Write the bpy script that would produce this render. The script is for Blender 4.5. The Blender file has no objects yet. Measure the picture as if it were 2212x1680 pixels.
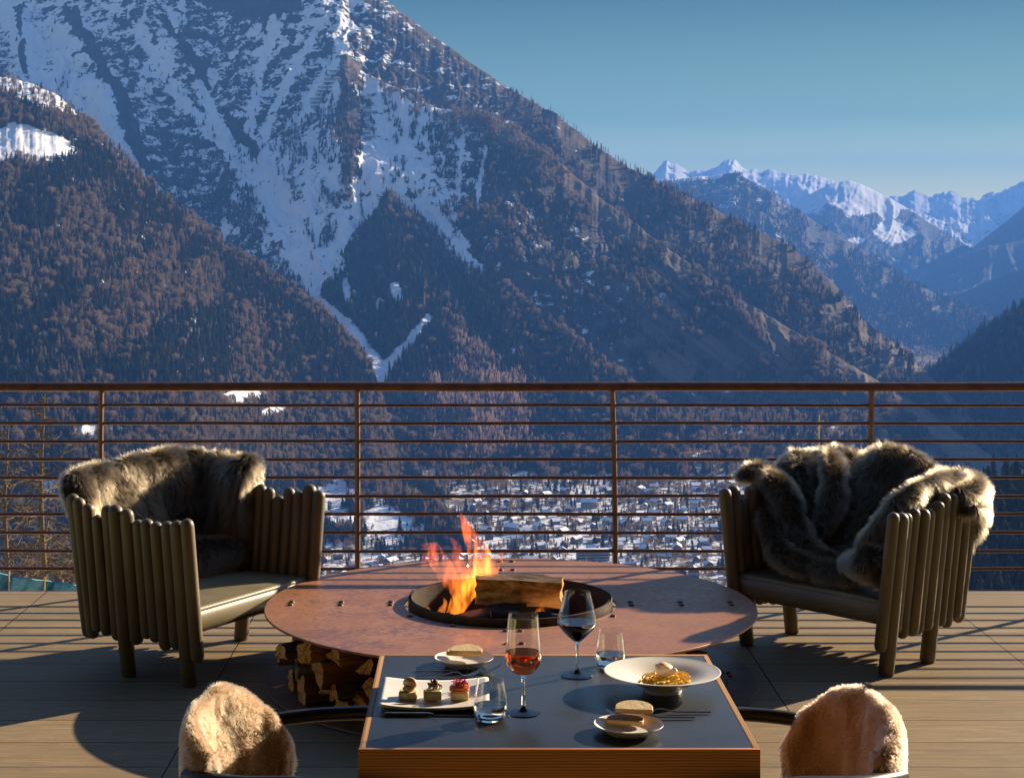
import bpy, bmesh, math, random
import numpy as np
from mathutils import Vector, Matrix, Euler
from math import sin, cos, pi, radians, sqrt, atan2

scene = bpy.context.scene
COL = scene.collection
RNG = np.random.default_rng(7)
random.seed(7)

# ---------------------------------------------------------------- survey: where things stand
EYE = 1.78
FP, VX, VY = 3740.0, 1021.0, 505.0
def at(x, y, d):
    return Vector(((x - VX) * d / FP, d, EYE - (y - VY) * d / FP))
def on(x, y, z):
    d = FP * (EYE - z) / (y - VY)
    return Vector(((x - VX) * d / FP, d, z))

# ---------------------------------------------------------------- tags
def tag(o, label=None, cat=None, group=None, kind=None):
    if label: o['label'] = label
    if cat: o['category'] = cat
    if group: o['group'] = group
    if kind: o['kind'] = kind
    return o
def link(o, parent=None):
    COL.objects.link(o)
    if parent is not None: o.parent = parent
    return o
def empty(name, loc=(0, 0, 0), rz=0.0):
    o = bpy.data.objects.new(name, None)
    o.empty_display_size = 0.1
    o.location = loc; o.rotation_euler = (0, 0, rz)
    return link(o)
def copy_tree(o, parent=None):
    c = o.copy(); COL.objects.link(c)
    if parent is not None: c.parent = parent
    for ch in list(o.children): copy_tree(ch, c)
    return c

# ---------------------------------------------------------------- numeric noise
def _hash(ix, iy, iz, seed):
    h = (ix.astype(np.int64) * 374761393 + iy.astype(np.int64) * 668265263 + iz.astype(np.int64) * 2147483647 + seed * 144269504) & 0xffffffff
    h = ((h ^ (h >> 13)) * 1274126177) & 0xffffffff
    h = ((h ^ (h >> 16)) * 2246822519) & 0xffffffff
    return ((h ^ (h >> 15)) & 0xffffff) / float(0xffffff)
def vnoise(x, y, seed=0, z=None):
    x = np.asarray(x, float); y = np.asarray(y, float)
    x, y = np.broadcast_arrays(x, y)
    z = np.zeros_like(x) if z is None else np.broadcast_to(np.asarray(z, float), x.shape)
    ix, iy, iz = np.floor(x), np.floor(y), np.floor(z)
    fx, fy, fz = x - ix, y - iy, z - iz
    u = fx * fx * fx * (fx * (fx * 6 - 15) + 10); v = fy * fy * fy * (fy * (fy * 6 - 15) + 10); w = fz * fz * (3 - 2 * fz)
    r = 0
    for dz, wz in ((0, 1 - w), (1, w)):
        if dz == 1 and not np.any(fz): break
        a = _hash(ix, iy, iz + dz, seed); b = _hash(ix + 1, iy, iz + dz, seed)
        c = _hash(ix, iy + 1, iz + dz, seed); d = _hash(ix + 1, iy + 1, iz + dz, seed)
        r = r + wz * ((a * (1 - u) + b * u) * (1 - v) + (c * (1 - u) + d * u) * v)
    return r * 2 - 1
def fbm(x, y, octv=5, seed=0, gain=0.5, z=None):
    r = 0; a = 1.0; s = 0
    for k in range(octv):
        f = 2.03 ** k
        r = r + a * vnoise(x * f, y * f, seed + k * 17, None if z is None else z * f); s += a; a *= gain
    return r / s
def ridged(x, y, octv=4, seed=0, gain=0.5):
    r = 0; a = 1.0; s = 0
    for k in range(octv):
        f = 2.05 ** k
        r = r + a * (1 - 2 * np.abs(vnoise(x * f, y * f, seed + k * 31))); s += a; a *= gain
    return r / s
def sstep(a, b, x):
    t = np.clip((x - a) / (b - a), 0, 1)
    return t * t * (3 - 2 * t)

# ---------------------------------------------------------------- mesh helpers
class MB:
    """collects shapes for one mesh object"""
    def __init__(s): s.v = []; s.f = []; s.m = []
    def add(s, vs, fs, mi=0, M=None):
        o = len(s.v)
        if M is not None: vs = [M @ Vector(p) for p in vs]
        s.v += [tuple(p) for p in vs]
        s.f += [tuple(i + o for i in f) for f in fs]
        s.m += [mi] * len(fs)
        return s
    def bm(s, b, mi=0, M=None):
        b.verts.index_update()
        s.add([v.co.copy() for v in b.verts], [[v.index for v in f.verts] for f in b.faces], mi, M); b.free(); return s
    def box(s, c, d, mi=0, bevel=0.0, M=None, seg=2):
        b = bmesh.new(); bmesh.ops.create_cube(b, size=1.0)
        for v in b.verts: v.co = Vector((v.co.x * d[0] + c[0], v.co.y * d[1] + c[1], v.co.z * d[2] + c[2]))
        if bevel > 0: bmesh.ops.bevel(b, geom=list(b.edges), offset=bevel, segments=seg, profile=0.6, affect='EDGES')
        return s.bm(b, mi, M)
    def lathe(s, prof, n=32, c=(0, 0, 0), mi=0, closed=False, M=None):
        vs, fs = [], []
        k = len(prof)
        for (r, z) in prof:
            for j in range(n):
                a = 2 * pi * j / n
                vs.append((c[0] + r * cos(a), c[1] + r * sin(a), c[2] + z))
        m = k if closed else k - 1
        for i in range(m):
            i2 = (i + 1) % k
            for j in range(n):
                j2 = (j + 1) % n
                fs.append((i * n + j, i * n + j2, i2 * n + j2, i2 * n + j))
        return s.add(vs, fs, mi, M)
    def tube(s, pts, rad, n=10, mi=0, caps=True, M=None, flat=1.0, up=None, roundcap=False):
        pts = [Vector(p) for p in pts]
        if not hasattr(rad, '__len__'): rad = [rad] * len(pts)
        rad = list(rad)
        if roundcap:
            def cap(p, d, r):
                out = []
                for a in (80, 55, 30): out.append((p + d * r * sin(radians(a)), r * cos(radians(a))))
                return out
            d0 = (pts[0] - pts[1]).normalized(); d1 = (pts[-1] - pts[-2]).normalized()
            a = cap(pts[0], d0, rad[0]); b = cap(pts[-1], d1, rad[-1])[::-1]
            rad = [r for _, r in a] + rad + [r for _, r in b]
            pts = [p for p, _ in a] + pts + [p for p, _ in b]
        vs, fs = [], []
        prev = None
        for i, p in enumerate(pts):
            t = (pts[min(i + 1, len(pts) - 1)] - pts[max(i - 1, 0)])
            if t.length < 1e-9: t = Vector((0, 0, 1))
            t.normalize()
            if prev is None:
                ref = Vector(up) if up is not None else (Vector((0, 0, 1)) if abs(t.z) < 0.9 else Vector((1, 0, 0)))
                nrm = (ref - t * ref.dot(t)).normalized()
            else:
                nrm = (prev - t * prev.dot(t)).normalized()
            prev = nrm; bi = t.cross(nrm)
            for j in range(n):
                a = 2 * pi * j / n
                vs.append(p + nrm * (cos(a) * rad[i] * flat) + bi * (sin(a) * rad[i]))
        for i in range(len(pts) - 1):
            for j in range(n):
                j2 = (j + 1) % n
                fs.append((i * n + j, i * n + j2, (i + 1) * n + j2, (i + 1) * n + j))
        if caps:
            fs.append(tuple(range(n - 1, -1, -1))); o = (len(pts) - 1) * n
            fs.append(tuple(o + j for j in range(n)))
        return s.add(vs, fs, mi, M)
    def prism(s, poly, p0, p1, mi=0, mi_end=None, up=(0, 0, 1), M=None, taper=1.0):
        """poly of (u,v) swept from p0 to p1"""
        p0, p1 = Vector(p0), Vector(p1); t = (p1 - p0).normalized()
        ref = Vector(up)
        if abs(ref.dot(t)) > 0.95: ref = Vector((1, 0, 0))
        n = (ref - t * ref.dot(t)).normalized(); b = n.cross(t)
        k = len(poly)
        vs = [p0 + b * u + n * v for u, v in poly] + [p1 + b * u * taper + n * v * taper for u, v in poly]
        fs = [(i, (i + 1) % k, (i + 1) % k + k, i + k) for i in range(k)]
        s.add(vs, fs, mi, M)
        o = len(s.v) - 2 * k
        s.f += [tuple(o + i for i in range(k - 1, -1, -1)), tuple(o + k + i for i in range(k))]
        s.m += [mi if mi_end is None else mi_end] * 2
        return s
    def grid(s, P, mi=0, closed_u=False, closed_v=False, M=None):
        """P[i][j] points"""
        a, b = len(P), len(P[0])
        vs = [tuple(p) for row in P for p in row]
        fs = []
        for i in range(a if closed_u else a - 1):
            for j in range(b if closed_v else b - 1):
                i2, j2 = (i + 1) % a, (j + 1) % b
                fs.append((i * b + j, i * b + j2, i2 * b + j2, i2 * b + j))
        return s.add(vs, fs, mi, M)
    def build(s, name, mats, parent=None, smooth=35, loc=None, fix=True):
        me = bpy.data.meshes.new(name)
        me.from_pydata(s.v, [], s.f)
        for m in (mats if isinstance(mats, (list, tuple)) else [mats]): me.materials.append(m)
        if any(s.m): me.polygons.foreach_set('material_index', s.m)
        if fix:
            b = bmesh.new(); b.from_mesh(me); bmesh.ops.recalc_face_normals(b, faces=list(b.faces)); b.to_mesh(me); b.free()
        if smooth:
            me.polygons.foreach_set('use_smooth', [True] * len(me.polygons))
            if smooth < 180: me.set_sharp_from_angle(angle=radians(smooth))
        me.update()
        o = bpy.data.objects.new(name, me)
        if loc is not None: o.location = loc
        return link(o, parent)

def grid_mesh(name, X, Y, Z, m, attrs=None, parent=None):
    a, b = X.shape
    me = bpy.data.meshes.new(name)
    co = np.stack([X, Y, Z], -1).reshape(-1, 3).astype(np.float32)
    i = np.arange(a * b).reshape(a, b)
    q = np.stack([i[:-1, :-1], i[:-1, 1:], i[1:, 1:], i[1:, :-1]], -1).reshape(-1, 4)
    me.vertices.add(len(co)); me.vertices.foreach_set('co', co.ravel())
    me.loops.add(q.size); me.loops.foreach_set('vertex_index', q.ravel().astype(np.int32))
    me.polygons.add(len(q)); me.polygons.foreach_set('loop_start', np.arange(0, q.size, 4, dtype=np.int32))
    me.polygons.foreach_set('use_smooth', np.ones(len(q), bool))
    me.update(calc_edges=True); me.validate()
    for k, v in (attrs or {}).items():
        at_ = me.attributes.new(k, 'FLOAT', 'POINT'); at_.data.foreach_set('value', np.ascontiguousarray(v, np.float32).ravel())
    me.materials.append(m)
    o = bpy.data.objects.new(name, me)
    return link(o, parent)

# ---------------------------------------------------------------- materials
class NT:
    def __init__(s, name):
        s.mat = bpy.data.materials.new(name); s.mat.use_nodes = True
        s.t = s.mat.node_tree; s.t.nodes.clear()
        s.out = s.n('ShaderNodeOutputMaterial')
    def n(s, typ, **kw):
        x = s.t.nodes.new(typ)
        for k, v in kw.items(): setattr(x, k, v)
        return x
    def l(s, a, b): s.t.links.new(a, b)
    def set(s, sock, v):
        if hasattr(v, 'is_linked') or isinstance(v, bpy.types.NodeSocket): s.l(v, sock)
        elif isinstance(v, (tuple, list)) and sock.type == 'RGBA' and len(v) == 3: sock.default_value = (*v, 1)
        else: sock.default_value = v
    def coord(s, kind='Object', scale=(1, 1, 1), rot=(0, 0, 0), loc=(0, 0, 0)):
        c = s.n('ShaderNodeTexCoord'); m = s.n('ShaderNodeMapping')
        m.inputs['Scale'].default_value = scale; m.inputs['Rotation'].default_value = rot; m.inputs['Location'].default_value = loc
        s.l(c.outputs[kind], m.inputs['Vector']); return m.outputs['Vector']
    def noise(s, vec, scale=5, detail=4, rough=0.55, dist=0.0):
        x = s.n('ShaderNodeTexNoise'); s.l(vec, x.inputs['Vector'])
        x.inputs['Scale'].default_value = scale; x.inputs['Detail'].default_value = detail
        x.inputs['Roughness'].default_value = rough; x.inputs['Distortion'].default_value = dist
        return x.outputs['Fac']
    def ramp(s, fac, stops, interp='LINEAR'):
        x = s.n('ShaderNodeValToRGB'); x.color_ramp.interpolation = interp
        e = x.color_ramp.elements
        while len(e) < len(stops): e.new(0.5)
        for i, (p, c) in enumerate(stops):
            e[i].position = p
            e[i].color = (*c, 1) if isinstance(c, (tuple, list)) else (c, c, c, 1)
        s.l(fac, x.inputs['Fac']); return x.outputs['Color']
    def mix(s, fac, a, b, mode='MIX'):
        x = s.n('ShaderNodeMix', data_type='RGBA', blend_type=mode)
        s.set(x.inputs[0], fac); s.set(x.inputs[6], a); s.set(x.inputs[7], b); return x.outputs[2]
    def math(s, op, a, b=0.5, c=None):
        x = s.n('ShaderNodeMath', operation=op); s.set(x.inputs[0], a); s.set(x.inputs[1], b)
        if c is not None: s.set(x.inputs[2], c)
        return x.outputs[0]
    def attr(s, name):
        x = s.n('ShaderNodeAttribute'); x.attribute_name = name; return x.outputs['Fac']
    def bump(s, h, strength=0.3, dist=0.01, normal=None):
        x = s.n('ShaderNodeBump'); x.inputs['Strength'].default_value = strength; x.inputs['Distance'].default_value = dist
        s.l(h, x.inputs['Height'])
        if normal is not None: s.l(normal, x.inputs['Normal'])
        return x.outputs['Normal']
    def principled(s, col, rough=0.5, metal=0.0, normal=None, spec=0.5, **kw):
        x = s.n('ShaderNodeBsdfPrincipled')
        s.set(x.inputs['Base Color'], col); s.set(x.inputs['Roughness'], rough); s.set(x.inputs['Metallic'], metal)
        s.set(x.inputs['Specular IOR Level'], spec)
        if normal is not None: s.l(normal, x.inputs['Normal'])
        for k, v in kw.items(): s.set(x.inputs[k.replace('_', ' ')], v)
        s.l(x.outputs[0], s.out.inputs['Surface']); s.bsdf = x
        return s.mat
def simple(name, c1, c2=None, rough=0.5, scale=8, stretch=(1, 1, 1), bump=0.0, bscale=None, bdist=0.004, metal=0.0, spec=0.5, lo=0.35, hi=0.65, detail=5, rand=0.0, **kw):
    t = NT(name); v = t.coord('Object', stretch)
    f = t.noise(v, scale, detail, 0.6)
    c2 = c2 or tuple(x * 0.7 for x in c1)
    col = t.ramp(f, [(lo, c1), (hi, c2)])
    if rand:
        oi = t.n('ShaderNodeObjectInfo')
        k = t.math('MULTIPLY_ADD', oi.outputs['Random'], rand * 2, 1 - rand)
        hsv = t.n('ShaderNodeHueSaturation'); t.l(k, hsv.inputs['Value']); t.l(col, hsv.inputs['Color']); col = hsv.outputs[0]
    nm = None
    if bump: nm = t.bump(t.noise(v, bscale or scale * 4, 5, 0.65), bump, bdist)
    return t.principled(col, rough, metal, nm, spec, **kw)

def sample(pts, x):
    """piecewise linear through rows (x, a, b, ..) with a light rounding"""
    p = np.array(pts, float); return [np.interp(x, p[:, 0], p[:, k]) for k in range(1, p.shape[1])]
FURK = 1.0
# ================================================================ camera, light, sky, air
SUN_AZ, SUN_EL = radians(52.5), radians(20.2)
SUN = Vector((cos(SUN_EL) * sin(SUN_AZ), cos(SUN_EL) * cos(SUN_AZ), sin(SUN_EL)))
cam = bpy.data.cameras.new('camera'); camo = link(bpy.data.objects.new('camera', cam))
cam.sensor_width = 36; cam.lens = 36 * FP / 2211
cam.shift_x = (1105.5 - VX) / 2211; cam.shift_y = -(840 - VY) / 2211
cam.clip_start = 0.05; cam.clip_end = 120000
camo.location = (0, 0, EYE); camo.rotation_euler = (radians(90), 0, 0)
scene.camera = camo

w = bpy.data.worlds.new('World'); scene.world = w; w.use_nodes = True
nt = w.node_tree; bg = nt.nodes['Background']
sky = nt.nodes.new('ShaderNodeTexSky'); sky.sky_type = 'NISHITA'; sky.sun_disc = False
sky.sun_elevation = SUN_EL; sky.sun_rotation = SUN_AZ
sky.altitude = 1700; sky.air_density = 1.0; sky.dust_density = 0.3; sky.ozone_density = 2.0
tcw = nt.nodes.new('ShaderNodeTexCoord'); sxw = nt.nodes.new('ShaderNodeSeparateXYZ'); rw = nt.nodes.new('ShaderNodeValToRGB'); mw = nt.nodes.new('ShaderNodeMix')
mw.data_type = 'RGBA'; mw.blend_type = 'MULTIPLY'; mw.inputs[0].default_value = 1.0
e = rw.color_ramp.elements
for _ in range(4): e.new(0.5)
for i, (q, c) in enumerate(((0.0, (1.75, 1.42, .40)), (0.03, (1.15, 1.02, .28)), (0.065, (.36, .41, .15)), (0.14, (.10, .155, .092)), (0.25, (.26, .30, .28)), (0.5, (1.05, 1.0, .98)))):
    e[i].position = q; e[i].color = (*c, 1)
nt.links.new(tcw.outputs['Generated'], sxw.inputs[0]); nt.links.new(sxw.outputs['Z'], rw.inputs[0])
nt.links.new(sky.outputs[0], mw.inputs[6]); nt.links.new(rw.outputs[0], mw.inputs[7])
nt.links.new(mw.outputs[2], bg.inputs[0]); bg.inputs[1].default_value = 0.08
sl = bpy.data.lights.new('sun', 'SUN'); sl.energy = 5.0; sl.angle = radians(0.5); sl.color = (1.0, 0.80, 0.55)
so = link(bpy.data.objects.new('sun', sl)); so.rotation_euler = SUN.to_track_quat('Z', 'Y').to_euler()

vs = scene.view_settings
scene.display_settings.display_device = 'sRGB'
vs.view_transform = 'Standard'; vs.look = 'None'; vs.exposure = 1.45; vs.gamma = 1.0; vs.use_curve_mapping = False
cy = scene.cycles
cy.use_denoising = True
try: cy.denoiser = 'OPENIMAGEDENOISE'
except Exception: pass
cy.max_bounces = 10; cy.diffuse_bounces = 3; cy.glossy_bounces = 4; cy.transmission_bounces = 10; cy.transparent_max_bounces = 24
cy.volume_bounces = 0; cy.sample_clamp_indirect = 4.0; cy.caustics_reflective = False; cy.caustics_refractive = False
cy.blur_glossy = 0.5

# ================================================================ terrain
def terrain_mat(name, rock, rock2, floor, snow=(0.82, 0.84, 0.88), nscale=0.02, band=6.0):
    t = NT(name)
    v = t.coord('Object')
    vb = t.coord('Object', (1, 1, band), (0, 0.10, 0))
    big = t.noise(v, nscale * 0.35, 3, 0.5)
    n1 = t.noise(v, nscale * 1.9, 8, 0.72)
    n2 = t.noise(vb, nscale * 0.55, 8, 0.7, 0.4)
    n3 = t.noise(t.coord('Object', (1, 1, 0.30), (0.0, 0.22, 0.0)), nscale * 1.1, 7, 0.66, 0.5)
    col = t.ramp(n2, [(0.32, rock), (0.5, rock2), (0.68, tuple(x * 0.55 for x in rock))])
    ft = t.attr('wood')
    col = t.mix(ft, col, t.ramp(n1, [(0.3, floor), (0.7, tuple(x * 1.8 for x in floor))]))
    gr = t.attr('grass')
    col = t.mix(gr, col, t.ramp(n1, [(0.3, (0.11, 0.075, 0.045)), (0.7, (0.21, 0.145, 0.085))]))
    s = t.attr('snow')
    m = t.math('ADD', t.math('ADD', t.math('MULTIPLY', n1, 0.75), t.math('MULTIPLY', n2, 0.55)), t.math('MULTIPLY', n3, 0.7))      # about 1
    e = t.math('ADD', s, t.math('MULTIPLY', t.math('SUBTRACT', m, 1.0), 2.5))
    sm = t.ramp(e, [(0.42, 0.0), (0.54, 1.0)])
    sc = t.ramp(big, [(0.35, snow), (0.65, tuple(x * 0.93 for x in snow))])
    c = t.mix(sm, col, sc)
    h = t.math('ADD', t.math('MULTIPLY', n1, 0.6), t.math('MULTIPLY', n2, 0.6))
    nb = t.bump(h, 0.55, 14.0)
    t.principled(c, 0.85, 0, nb, 0.2)
    return t.mat

def floor_z(d):
    return np.where(d < 2600, -350.0, -350.0 - (d - 2600) * 0.03)

LAY = {}
def mountain(name, crest, foot, x0, x1, nu, nt_, m, amp=40, gully=0, gdir=0.0, gscale=90, pw=1.0, jag=0.0, seed=1,
             back=0.35, paint=None, nz=260.0, smoothc=12, calm=None, far=1.0):
    crest = [(a, b, c * far) for a, b, c in crest]; foot = [(a, b, c * far) for a, b, c in foot]; amp *= far; gully *= far; nz *= far
    px = np.linspace(x0, x1, nu)
    cy_, cd = sample(crest, px)
    fy, fd = sample(foot, px)
    if smoothc:
        k = max(1, int(smoothc * nu / (x1 - x0))); ker = np.hanning(2 * k + 3); ker /= ker.sum()
        pad = lambda a: np.convolve(np.pad(a, k + 1, 'edge'), ker, 'valid')
        cd = pad(cd); fy = pad(fy); fd = pad(fd)
    if jag:
        cy_ = cy_ + jag * fbm(px / 26.0, px * 0 + seed, 5, seed, 0.6)
    cz = EYE - (cy_ - VY) * cd / FP; fz = EYE - (fy - VY) * fd / FP
    nb = max(6, nt_ // 8)
    t = np.concatenate([np.linspace(0, 1, nt_), 1 + np.linspace(0, back, nb + 1)[1:]])[:, None]
    tc = np.minimum(t, 1)
    D = fd + (cd - fd) * t
    Zr = fz + (cz - fz) * tc ** pw - (cz - fz) * np.maximum(t - 1, 0) * 1.2
    X = (px - VX) / FP * D
    env = np.sin(pi * np.clip(tc, 0, 1)) ** 0.6 * (t <= 1)
    Zp = Zr.copy()
    PY = VY + (EYE - Zr) * FP / D
    dz = amp * fbm(X / nz, D / nz, 6, seed, 0.52)
    if gully:
        s = (np.broadcast_to(px, PY.shape) * cos(gdir) + PY * sin(gdir)); q = -np.broadcast_to(px, PY.shape) * sin(gdir) + PY * cos(gdir)
        wv = 60 * fbm(q / 110, s / 110, 4, seed + 5)
        dz = dz + amp * 0.16 * ridged(X / (nz * .22), D / (nz * .3), 4, seed + 13, .6)
        dz = dz + gully * (ridged((s + wv) / gscale, q / (gscale * 2.6), 5, seed + 9, 0.5))
    if calm: dz = dz * np.interp(px, calm[0], calm[1])
    Z = Zr + dz * env
    PY = VY + (EYE - Z) * FP / D
    PX = np.broadcast_to(px, Z.shape)
    at_ = {'snow': np.zeros_like(Z), 'wood': np.zeros_like(Z), 'grass': np.zeros_like(Z)}
    if paint: paint(at_, PX, PY, tc * np.ones_like(Z), X, D, Z)
    o = grid_mesh(name, X, D, Z, m, at_)
    tag(o, kind='structure')
    LAY[name] = dict(X=X, Y=D, Z=Z, px=PX, py=PY, t=t * np.ones_like(Z), at=at_, nt=nt_)
    return o

def line_d(PX, PY, pts):
    """distance in survey units to a polyline with rows (x, y, halfwidth): returns d/halfwidth"""
    best = np.full(PX.shape, 1e9)
    for (a, b, w0), (c, d, w1) in zip(pts[:-1], pts[1:]):
        vx, vy = c - a, d - b; L = vx * vx + vy * vy
        h = np.clip(((PX - a) * vx + (PY - b) * vy) / L, 0, 1)
        r = np.hypot(PX - a - h * vx, PY - b - h * vy) / (w0 + (w1 - w0) * h)
        best = np.minimum(best, r)
    return best
def blob(PX, PY, x, y, rx, ry, a=0.0):
    dx, dy = PX - x, PY - y
    u = dx * cos(a) + dy * sin(a); v = -dx * sin(a) + dy * cos(a)
    return np.sqrt((u / rx) ** 2 + (v / ry) ** 2)

M_ROCK = terrain_mat('mountain_ground', (0.070, 0.050, 0.037), (0.044, 0.033, 0.028), (0.034, 0.028, 0.022), nscale=0.022, band=3.5)
M_FAR = terrain_mat('far_ground', (0.060, 0.052, 0.048), (0.042, 0.040, 0.040), (0.026, 0.028, 0.027), nscale=0.0065, band=3.0)

M_VALLEY = terrain_mat('valley_ground', (0.14, 0.10, 0.075), (0.10, 0.075, 0.055), (0.05, 0.04, 0.03), nscale=0.045, band=1.0)
# --- main mountain
GUL = [
    [(430, 180, 14), (495, 330, 16), (560, 410, 20), (605, 500, 22), (640, 570, 26), (690, 640, 22), (740, 690, 18), (780, 740, 16), (815, 790, 14), (800, 870, 16), (788, 960, 14), (780, 1010, 12)],
    [(740, 110, 18), (690, 190, 18), (635, 265, 14), (585, 335, 14), (545, 375, 16)],
    [(842, 410, 14), (800, 450, 14), (760, 500, 18), (725, 560, 22), (695, 630, 18)],
    [(795, 200, 18), (782, 300, 16), (790, 360, 22), (815, 400, 18)],
    [(660, 380, 14), (690, 450, 16), (705, 520, 18), (700, 590, 16)],
    [(215, 180, 22), (240, 290, 24), (300, 400, 18), (390, 490, 9), (500, 560, 6)],
    [(5, 20, 30), (60, 90, 40), (130, 170, 46), (180, 220, 46), (230, 290, 30)],
    [(300, 60, 14), (380, 200, 16), (460, 290, 14), (540, 370, 12)],
    [(600, 30, 14), (560, 160, 12), (540, 260, 12), (530, 350, 12)],
    [(700, 40, 12), (640, 140, 10), (590, 240, 10), (555, 340, 10)],
]
def paint_main(a, PX, PY, t, X, Y, Z):
    n = fbm(PX / 60, PY / 60, 4, 3); n2 = fbm(PX / 14, PY / 18, 4, 5)
    rib = ridged((PX + 0.35 * PY) / 46 + 1.2 * n, PY / 300, 4, 15)
    up = sstep(470, 120, PY + 0.22 * (PX - 400) + 60 * n) * sstep(900, 720, PX + 0.25 * PY + 40 * n)
    s = (0.60 - 0.42 * sstep(0.15, 0.75, rib + 0.45 * n2) + 0.30 * n2) * up
    # bare upper right shoulder
    sh = sstep(760, 860, PX - 0.35 * PY + 30 * n)
    s = s * (1 - 0.85 * sh) + sh * (0.22 + .2 * n2) * sstep(480, 200, PY)
    s = np.maximum(s, 0.33 * sstep(900, 500, PY) * sstep(1000, 800, PX))
    s = s - 0.5 * sstep(1050, 1250, PX)
    for g in GUL:
        s = np.maximum(s, (0.86 + .35 * n2) * sstep(2.0, 0.4, line_d(PX, PY, g) + 0.6 * n + 0.8 * n2))
    s = np.maximum(s, (0.78 + .3 * n2) * sstep(1.5, 0.3, blob(PX, PY, 110, 130, 150, 130) + 0.3 * n))
    # dark rock ribs standing out of the snow
    for g in [[(150, 20, 7), (200, 110, 9), (260, 200, 9), (285, 290, 10), (320, 370, 5)], [(40, 20, 5), (45, 90, 6), (52, 150, 4)],
              [(350, 40, 6), (420, 130, 8), (450, 190, 4)], [(420, -20, 14), (540, 20, 12), (640, 10, 8)],
              [(490, 250, 7), (560, 340, 8), (640, 430, 6), (690, 520, 5)]]:
        s = s - 0.75 * sstep(2.2, 0.3, line_d(PX, PY, g) + 1.3 * n2 + 0.7 * n)
    a['snow'][:] = s
    wd = sstep(330, 470, PY + 0.08 * (PX - 500) + 50 * n) * sstep(1300, 900, PX)
    wd = np.maximum(wd, 0.5 * sstep(900, 1100, PX))
    a['wood'][:] = wd * 0.8
    a['grass'][:] = 0.55 * sstep(60, 6, PY - np.interp(PX, [830, 1330, 2100], [0, 345, 905])) * (PX > 820)
mountain('mountain',
    [(-900, -150, 5700), (-300, -150, 5600), (0, -140, 5450), (400, -130, 5250), (700, -80, 5000), (830, 0, 4900), (870, 32, 4850), (960, 95, 4750), (1080, 180, 4620), (1200, 247, 4500), (1330, 347, 4380), (1410, 387, 4300), (1500, 432, 4220), (1620, 492, 4080), (1700, 527, 3980), (1790, 602, 3820), (1870, 692, 3640), (1990, 797, 3330), (2060, 862, 3140), (2150, 962, 2900), (2300, 1010, 2700), (2700, 1090, 2500)],
    [(-900, 905, 3250), (1500, 905, 3250), (1800, 930, 3080), (2150, 1000, 2660), (2700, 1100, 2300)],
    -350, 2350, 1350, 640, M_ROCK, amp=46, gully=52, gdir=radians(12), gscale=120, pw=1.12, jag=5, seed=11, paint=paint_main, calm=([900, 1250], [1, .42]))

# --- spur in front of the right shoulder
def paint_spur(a, PX, PY, t, X, Y, Z):
    n = fbm(PX / 50, PY / 50, 4, 23); nf = fbm(PX / 11, PY / 16, 4, 29)
    cr = np.interp(PX, [380, 560, 735, 870, 1060, 1300, 1560, 1850, 2150], [560, 330, 105, 200, 250, 430, 620, 790, 990])
    st_ = ridged((PX - 0.12 * PY + 25 * n) / 30, PY / 260, 3, 25)
    s = (0.40 + 0.32 * sstep(0.2, 0.7, st_)) * sstep(820, 350, PY + 40 * n) * sstep(1180, 820, PX + 40 * n) + 0.22 - 0.35 * sstep(1020, 1240, PX + 0.2 * PY - 60)
    for g in [[(770, 190, 22), (785, 290, 20), (795, 360, 22), (815, 410, 16)], [(700, 180, 12), (640, 265, 12)],
              [(905, 440, 10), (960, 490, 14), (1005, 540, 22), (1035, 578, 12)], [(930, 225, 14), (965, 232, 12)],
              [(1262, 670, 8), (1275, 745, 5)], [(1050, 320, 5), (1035, 400, 6), (1030, 470, 5)], [(1000, 300, 4), (990, 400, 5), (985, 480, 4)],
              [(920, 290, 5), (925, 380, 6), (915, 450, 5)], [(720, 560, 14), (745, 600, 10)], [(840, 410, 16), (860, 400, 8)],
              [(760, 470, 22), (730, 560, 24), (695, 640, 22), (670, 560, 20), (640, 480, 14)],
              [(545, 380, 14), (600, 490, 18), (650, 580, 20), (692, 645, 16)]]:
        s = np.maximum(s, (0.92 + .4 * nf) * sstep(2.0, 0.5, line_d(PX, PY, g) + 0.6 * n + .7 * nf))
    sc = sstep(1.3, 0.5, blob(PX, PY, 1200, 590, 230, 110, 0.6) + 0.25 * n)      # open scree
    s = np.where(sc > 0.3, 0.18, s)
    n2 = fbm(PX / 14, PY / 18, 4, 27)
    s = s + 0.16 * n2 - 0.75 * sstep(1.3, 0.6, blob(PX, PY, 757, 240, 27, 190) + .3 * n2)
    a['snow'][:] = s - 0.5 * sstep(30, 4, PY - cr) * (PX > 735)
    a['wood'][:] = 0.75 - 0.7 * sc
    st = ridged((PX * -0.62 + PY * 0.78) / 34, (PX * 0.78 + PY * 0.62) / 400, 3, 77)
    a['grass'][:] = np.clip(0.8 * sstep(60, 8, PY - cr) * (PX > 720) + 0.8 * sstep(0.15, 0.6, st) * sstep(1250, 1450, PX), 0, 1)
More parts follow.
